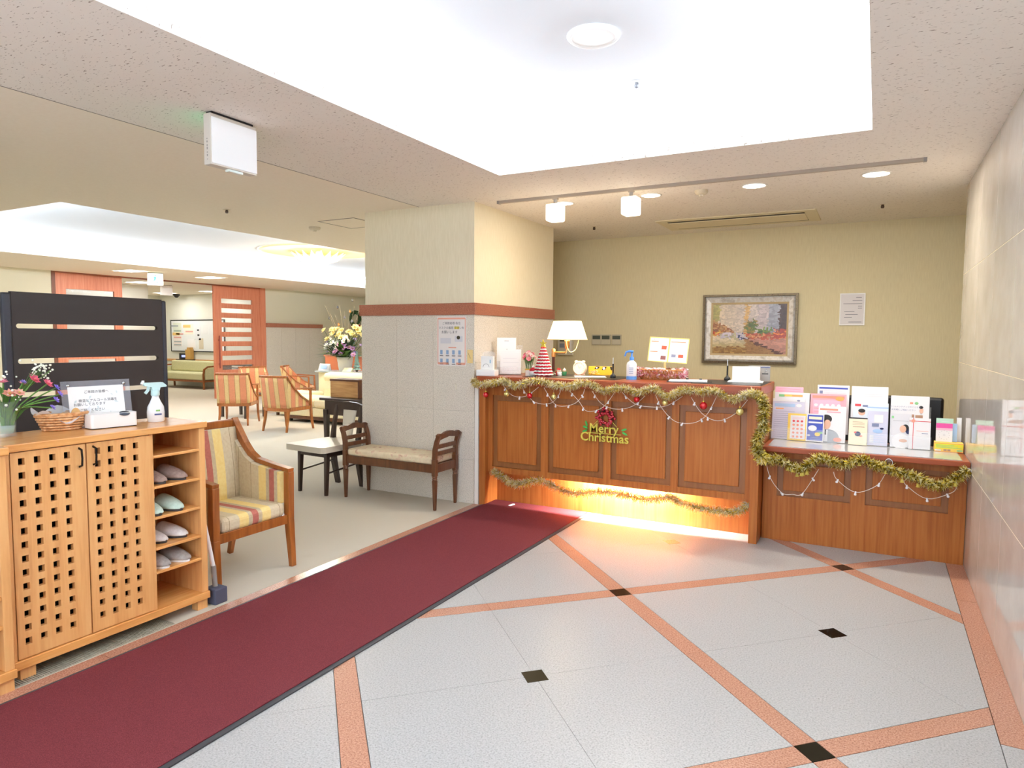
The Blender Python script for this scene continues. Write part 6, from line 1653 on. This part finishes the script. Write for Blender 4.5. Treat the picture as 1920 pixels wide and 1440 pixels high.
for s_, x, z in (('ご来館の皆様へ', -.01, .172), ('検温とアルコール消毒を', -.005, .130), ('お願いしております', -.045, .112), ('ご協力ください', -.035, .084)):
    text(s_, .0165, t, TS @ Vector((x, -.003, z)), (PI / 2 - .14, 0, 0), M_TX)
# spray bottle
t = thing('spray_bottle', 'white spray bottle with pale aqua trigger head at the cabinet end', 'bottle', (-3.285, 2.205, CX), math.radians(80))
b = MB(); b.lathe([(.038, 0), (.042, .006), (.043, .05), (.040, .078), (.026, .105), (.018, .125), (.016, .14)], 24, sx=1, sy=.72); b.build('bottle', mat('white bottle', '#eef2f6', .25), t)
M_AQ = mat('pale aqua', '#c6e4e4', .35)
b = MB(); b.lathe([(.019, .135), (.021, .14), (.020, .165), (.014, .168)], 18); b.build('collar', M_AQ, t)
b = MB(); b.prism([(-.062, .196), (-.055, .188), (-.02, .180), (-.018, .160), (.018, .160), (.022, .178), (.052, .180), (.055, .186), (.035, .204), (-.045, .204), (-.058, .206)], -.012, .012, 'y'); b.build('spray_head', M_AQ, t, bevel=.004)
b = MB(); b.path_bar([(-.032, 0, .185), (-.036, 0, .165), (-.05, 0, .148)], .014, .010, up=(0, 1, 0)); b.build('trigger', M_AQ, t, bevel=.002)
b = MB(); b.tube([(-.056, 0, .200), (-.068, 0, .204)], .008, 8); b.box(-.064, -.005, .204, -.054, .005, .216); b.build('nozzle', M_WHITE, t)
b = MB(); b.box(-.02, -.0312, .036, .016, -.0300, .044, 1); b.box(-.012, -.0312, .056, .008, -.0298, .064, 0); b.build('label_print', [mat('green leaf print', '#7fb566', .6), mat('navy print', '#54608e', .6)], t)

# ------------------------------------------------------------------ large flower arrangement on the console
t = thing('flower_arrangement', 'large arrangement of yellow lilies, white and purple flowers in a ribbed white pot', 'flower arrangement', (-8.74, 9.66, .80))
b = MB(); b.lathe([(.108, 0), (.112, .01), (.124, .08), (.128, .085), (.136, .17), (.14, .175), (.150, .26), (.143, .26)], 28); b.build('pot', mat('white ribbed pot', '#edeae2', .5), t)
random.seed(23)
cols = []
for k in range(26): cols.append(('#f0e0a0', .075, (random.uniform(-.36, .42), random.uniform(-.2, .1), random.uniform(.58, .82))))
for k in range(14): cols.append(('#fbfbf6', .075, (random.uniform(-.36, -.05), random.uniform(-.25, 0), random.uniform(.38, .60))))
for k in range(5): cols.append(('#f4f4ee', .06, (random.uniform(.08, .25), random.uniform(-.25, 0), random.uniform(.52, .62))))
for k in range(16): cols.append((('#c79ac0', '#b98ab8', '#d9a8c4')[k % 3], .062, (random.uniform(-.12, .36), random.uniform(-.30, -.1), random.uniform(.30, .54))))
for k in range(8): cols.append(('#a796c4', .04, (random.choice((-1, 1)) * random.uniform(.30, .50), random.uniform(-.15, .05), random.uniform(.30, .62))))
for c_, r, p in cols: blossom(t, p, r, (p[0], p[1] - .35, .5), c_, centre='#c9a23a', n=6)
b = MB()
for c_, r, p in cols: b.tube([(p[0] * .2, p[1] * .2, .2), p], .005, 4)
b.build('stems', M_GREEND, t, kind='stuff')
for k in range(70):
    b = MB(); a = random.uniform(0, 2 * PI); el = random.uniform(-.05, .9); L_ = random.uniform(.38, .66)
    d = Vector((math.cos(a) * math.cos(el), math.sin(a) * math.cos(el) * .7 - .15, math.sin(el)))
    leaf(b, Vector((0, -.02, .25)) + d * .04, Vector((0, -.05, .27)) + d * L_, random.uniform(.025, .05), droop=.05); b.build('leaf', M_GREEND if k % 3 else M_GREEN, t)
for k in range(9):
    a = -.50 + k * .125
    b = MB(); b.tube(spline([(0, 0, .3), (a * .35, .02, .65), (a * .95, .0, 1.12 + .1 * math.cos(k * 2))], 4), .004, 4); b.build('twig', mat('bare twig', '#8d8068', .8), t)
for x, z, c_ in ((-.33, .98, '#4a463c'), (-.12, 1.18, '#3a3a3c'), (.18, 1.10, '#9a6a2e'), (-.10, .86, '#b06f2a'), (.22, .92, '#6b6b70'), (-.20, .68, '#57506a'), (.05, .99, '#6b6b70'), (.24, 1.30, '#55524c')):
    b = MB(); b.ell((x, -.05, z), (.028, .014, .024), 8, 5); b.ell((x, -.055, z + .022), (.016, .01, .014), 6, 4); b.build('hanging_ornament', mat('orn ' + c_, c_, .5), t)
t = thing('mini_tree', 'small frosted green christmas tree on the console right of the pot', 'decoration', (-8.42, 9.62, .80))
b = MB()
for k in range(6): b.lathe([(.085 * (1 - k / 6.5), .03 + k * .055), (.02, .03 + k * .055 + .075)], 12)
b.build('boughs', mat('frosted green', '#7d978a', .8), t)
b = MB(); b.tube([(0, 0, 0), (0, 0, .05)], .02, 8); b.build('trunk', M_WALN, t)
t = thing('desk_sign', 'small white card sign standing on the left end of the console', 'sign', (-9.18, 9.58, .80))
b = MB(); b.prism([(-.03, 0), (.05, 0), (.02, .13)], -.13, .13, 'x'); b.build('card', M_PAPER, t)
b = MB(); b.add([(-.08, -.026, .03), (.08, -.026, .03), (.08, -.006, .10), (-.08, -.006, .10)], [(0, 1, 2, 3)]); b.build('print', C['sky'], t)
t = thing('desk_sign', 'low white card lying right of the ribbed pot', 'sign', (-8.56, 9.52, .80))
b = MB(); b.prism([(-.03, 0), (.05, 0), (.03, .07)], -.10, .10, 'x'); b.build('card', mat('cream card', '#fbf3d2', .5), t)

# ------------------------------------------------------------------ lettering becomes plain mesh
bpy.context.view_layer.update()
dg = bpy.context.evaluated_depsgraph_get()
for o in [o for o in SC.objects if o.type == 'FONT']:
    me = bpy.data.meshes.new_from_object(o.evaluated_get(dg))
    n = bpy.data.objects.new('lettering', me); COL.objects.link(n)
    n.parent = o.parent; n.location = o.location; n.rotation_euler = o.rotation_euler
    bpy.data.objects.remove(o)
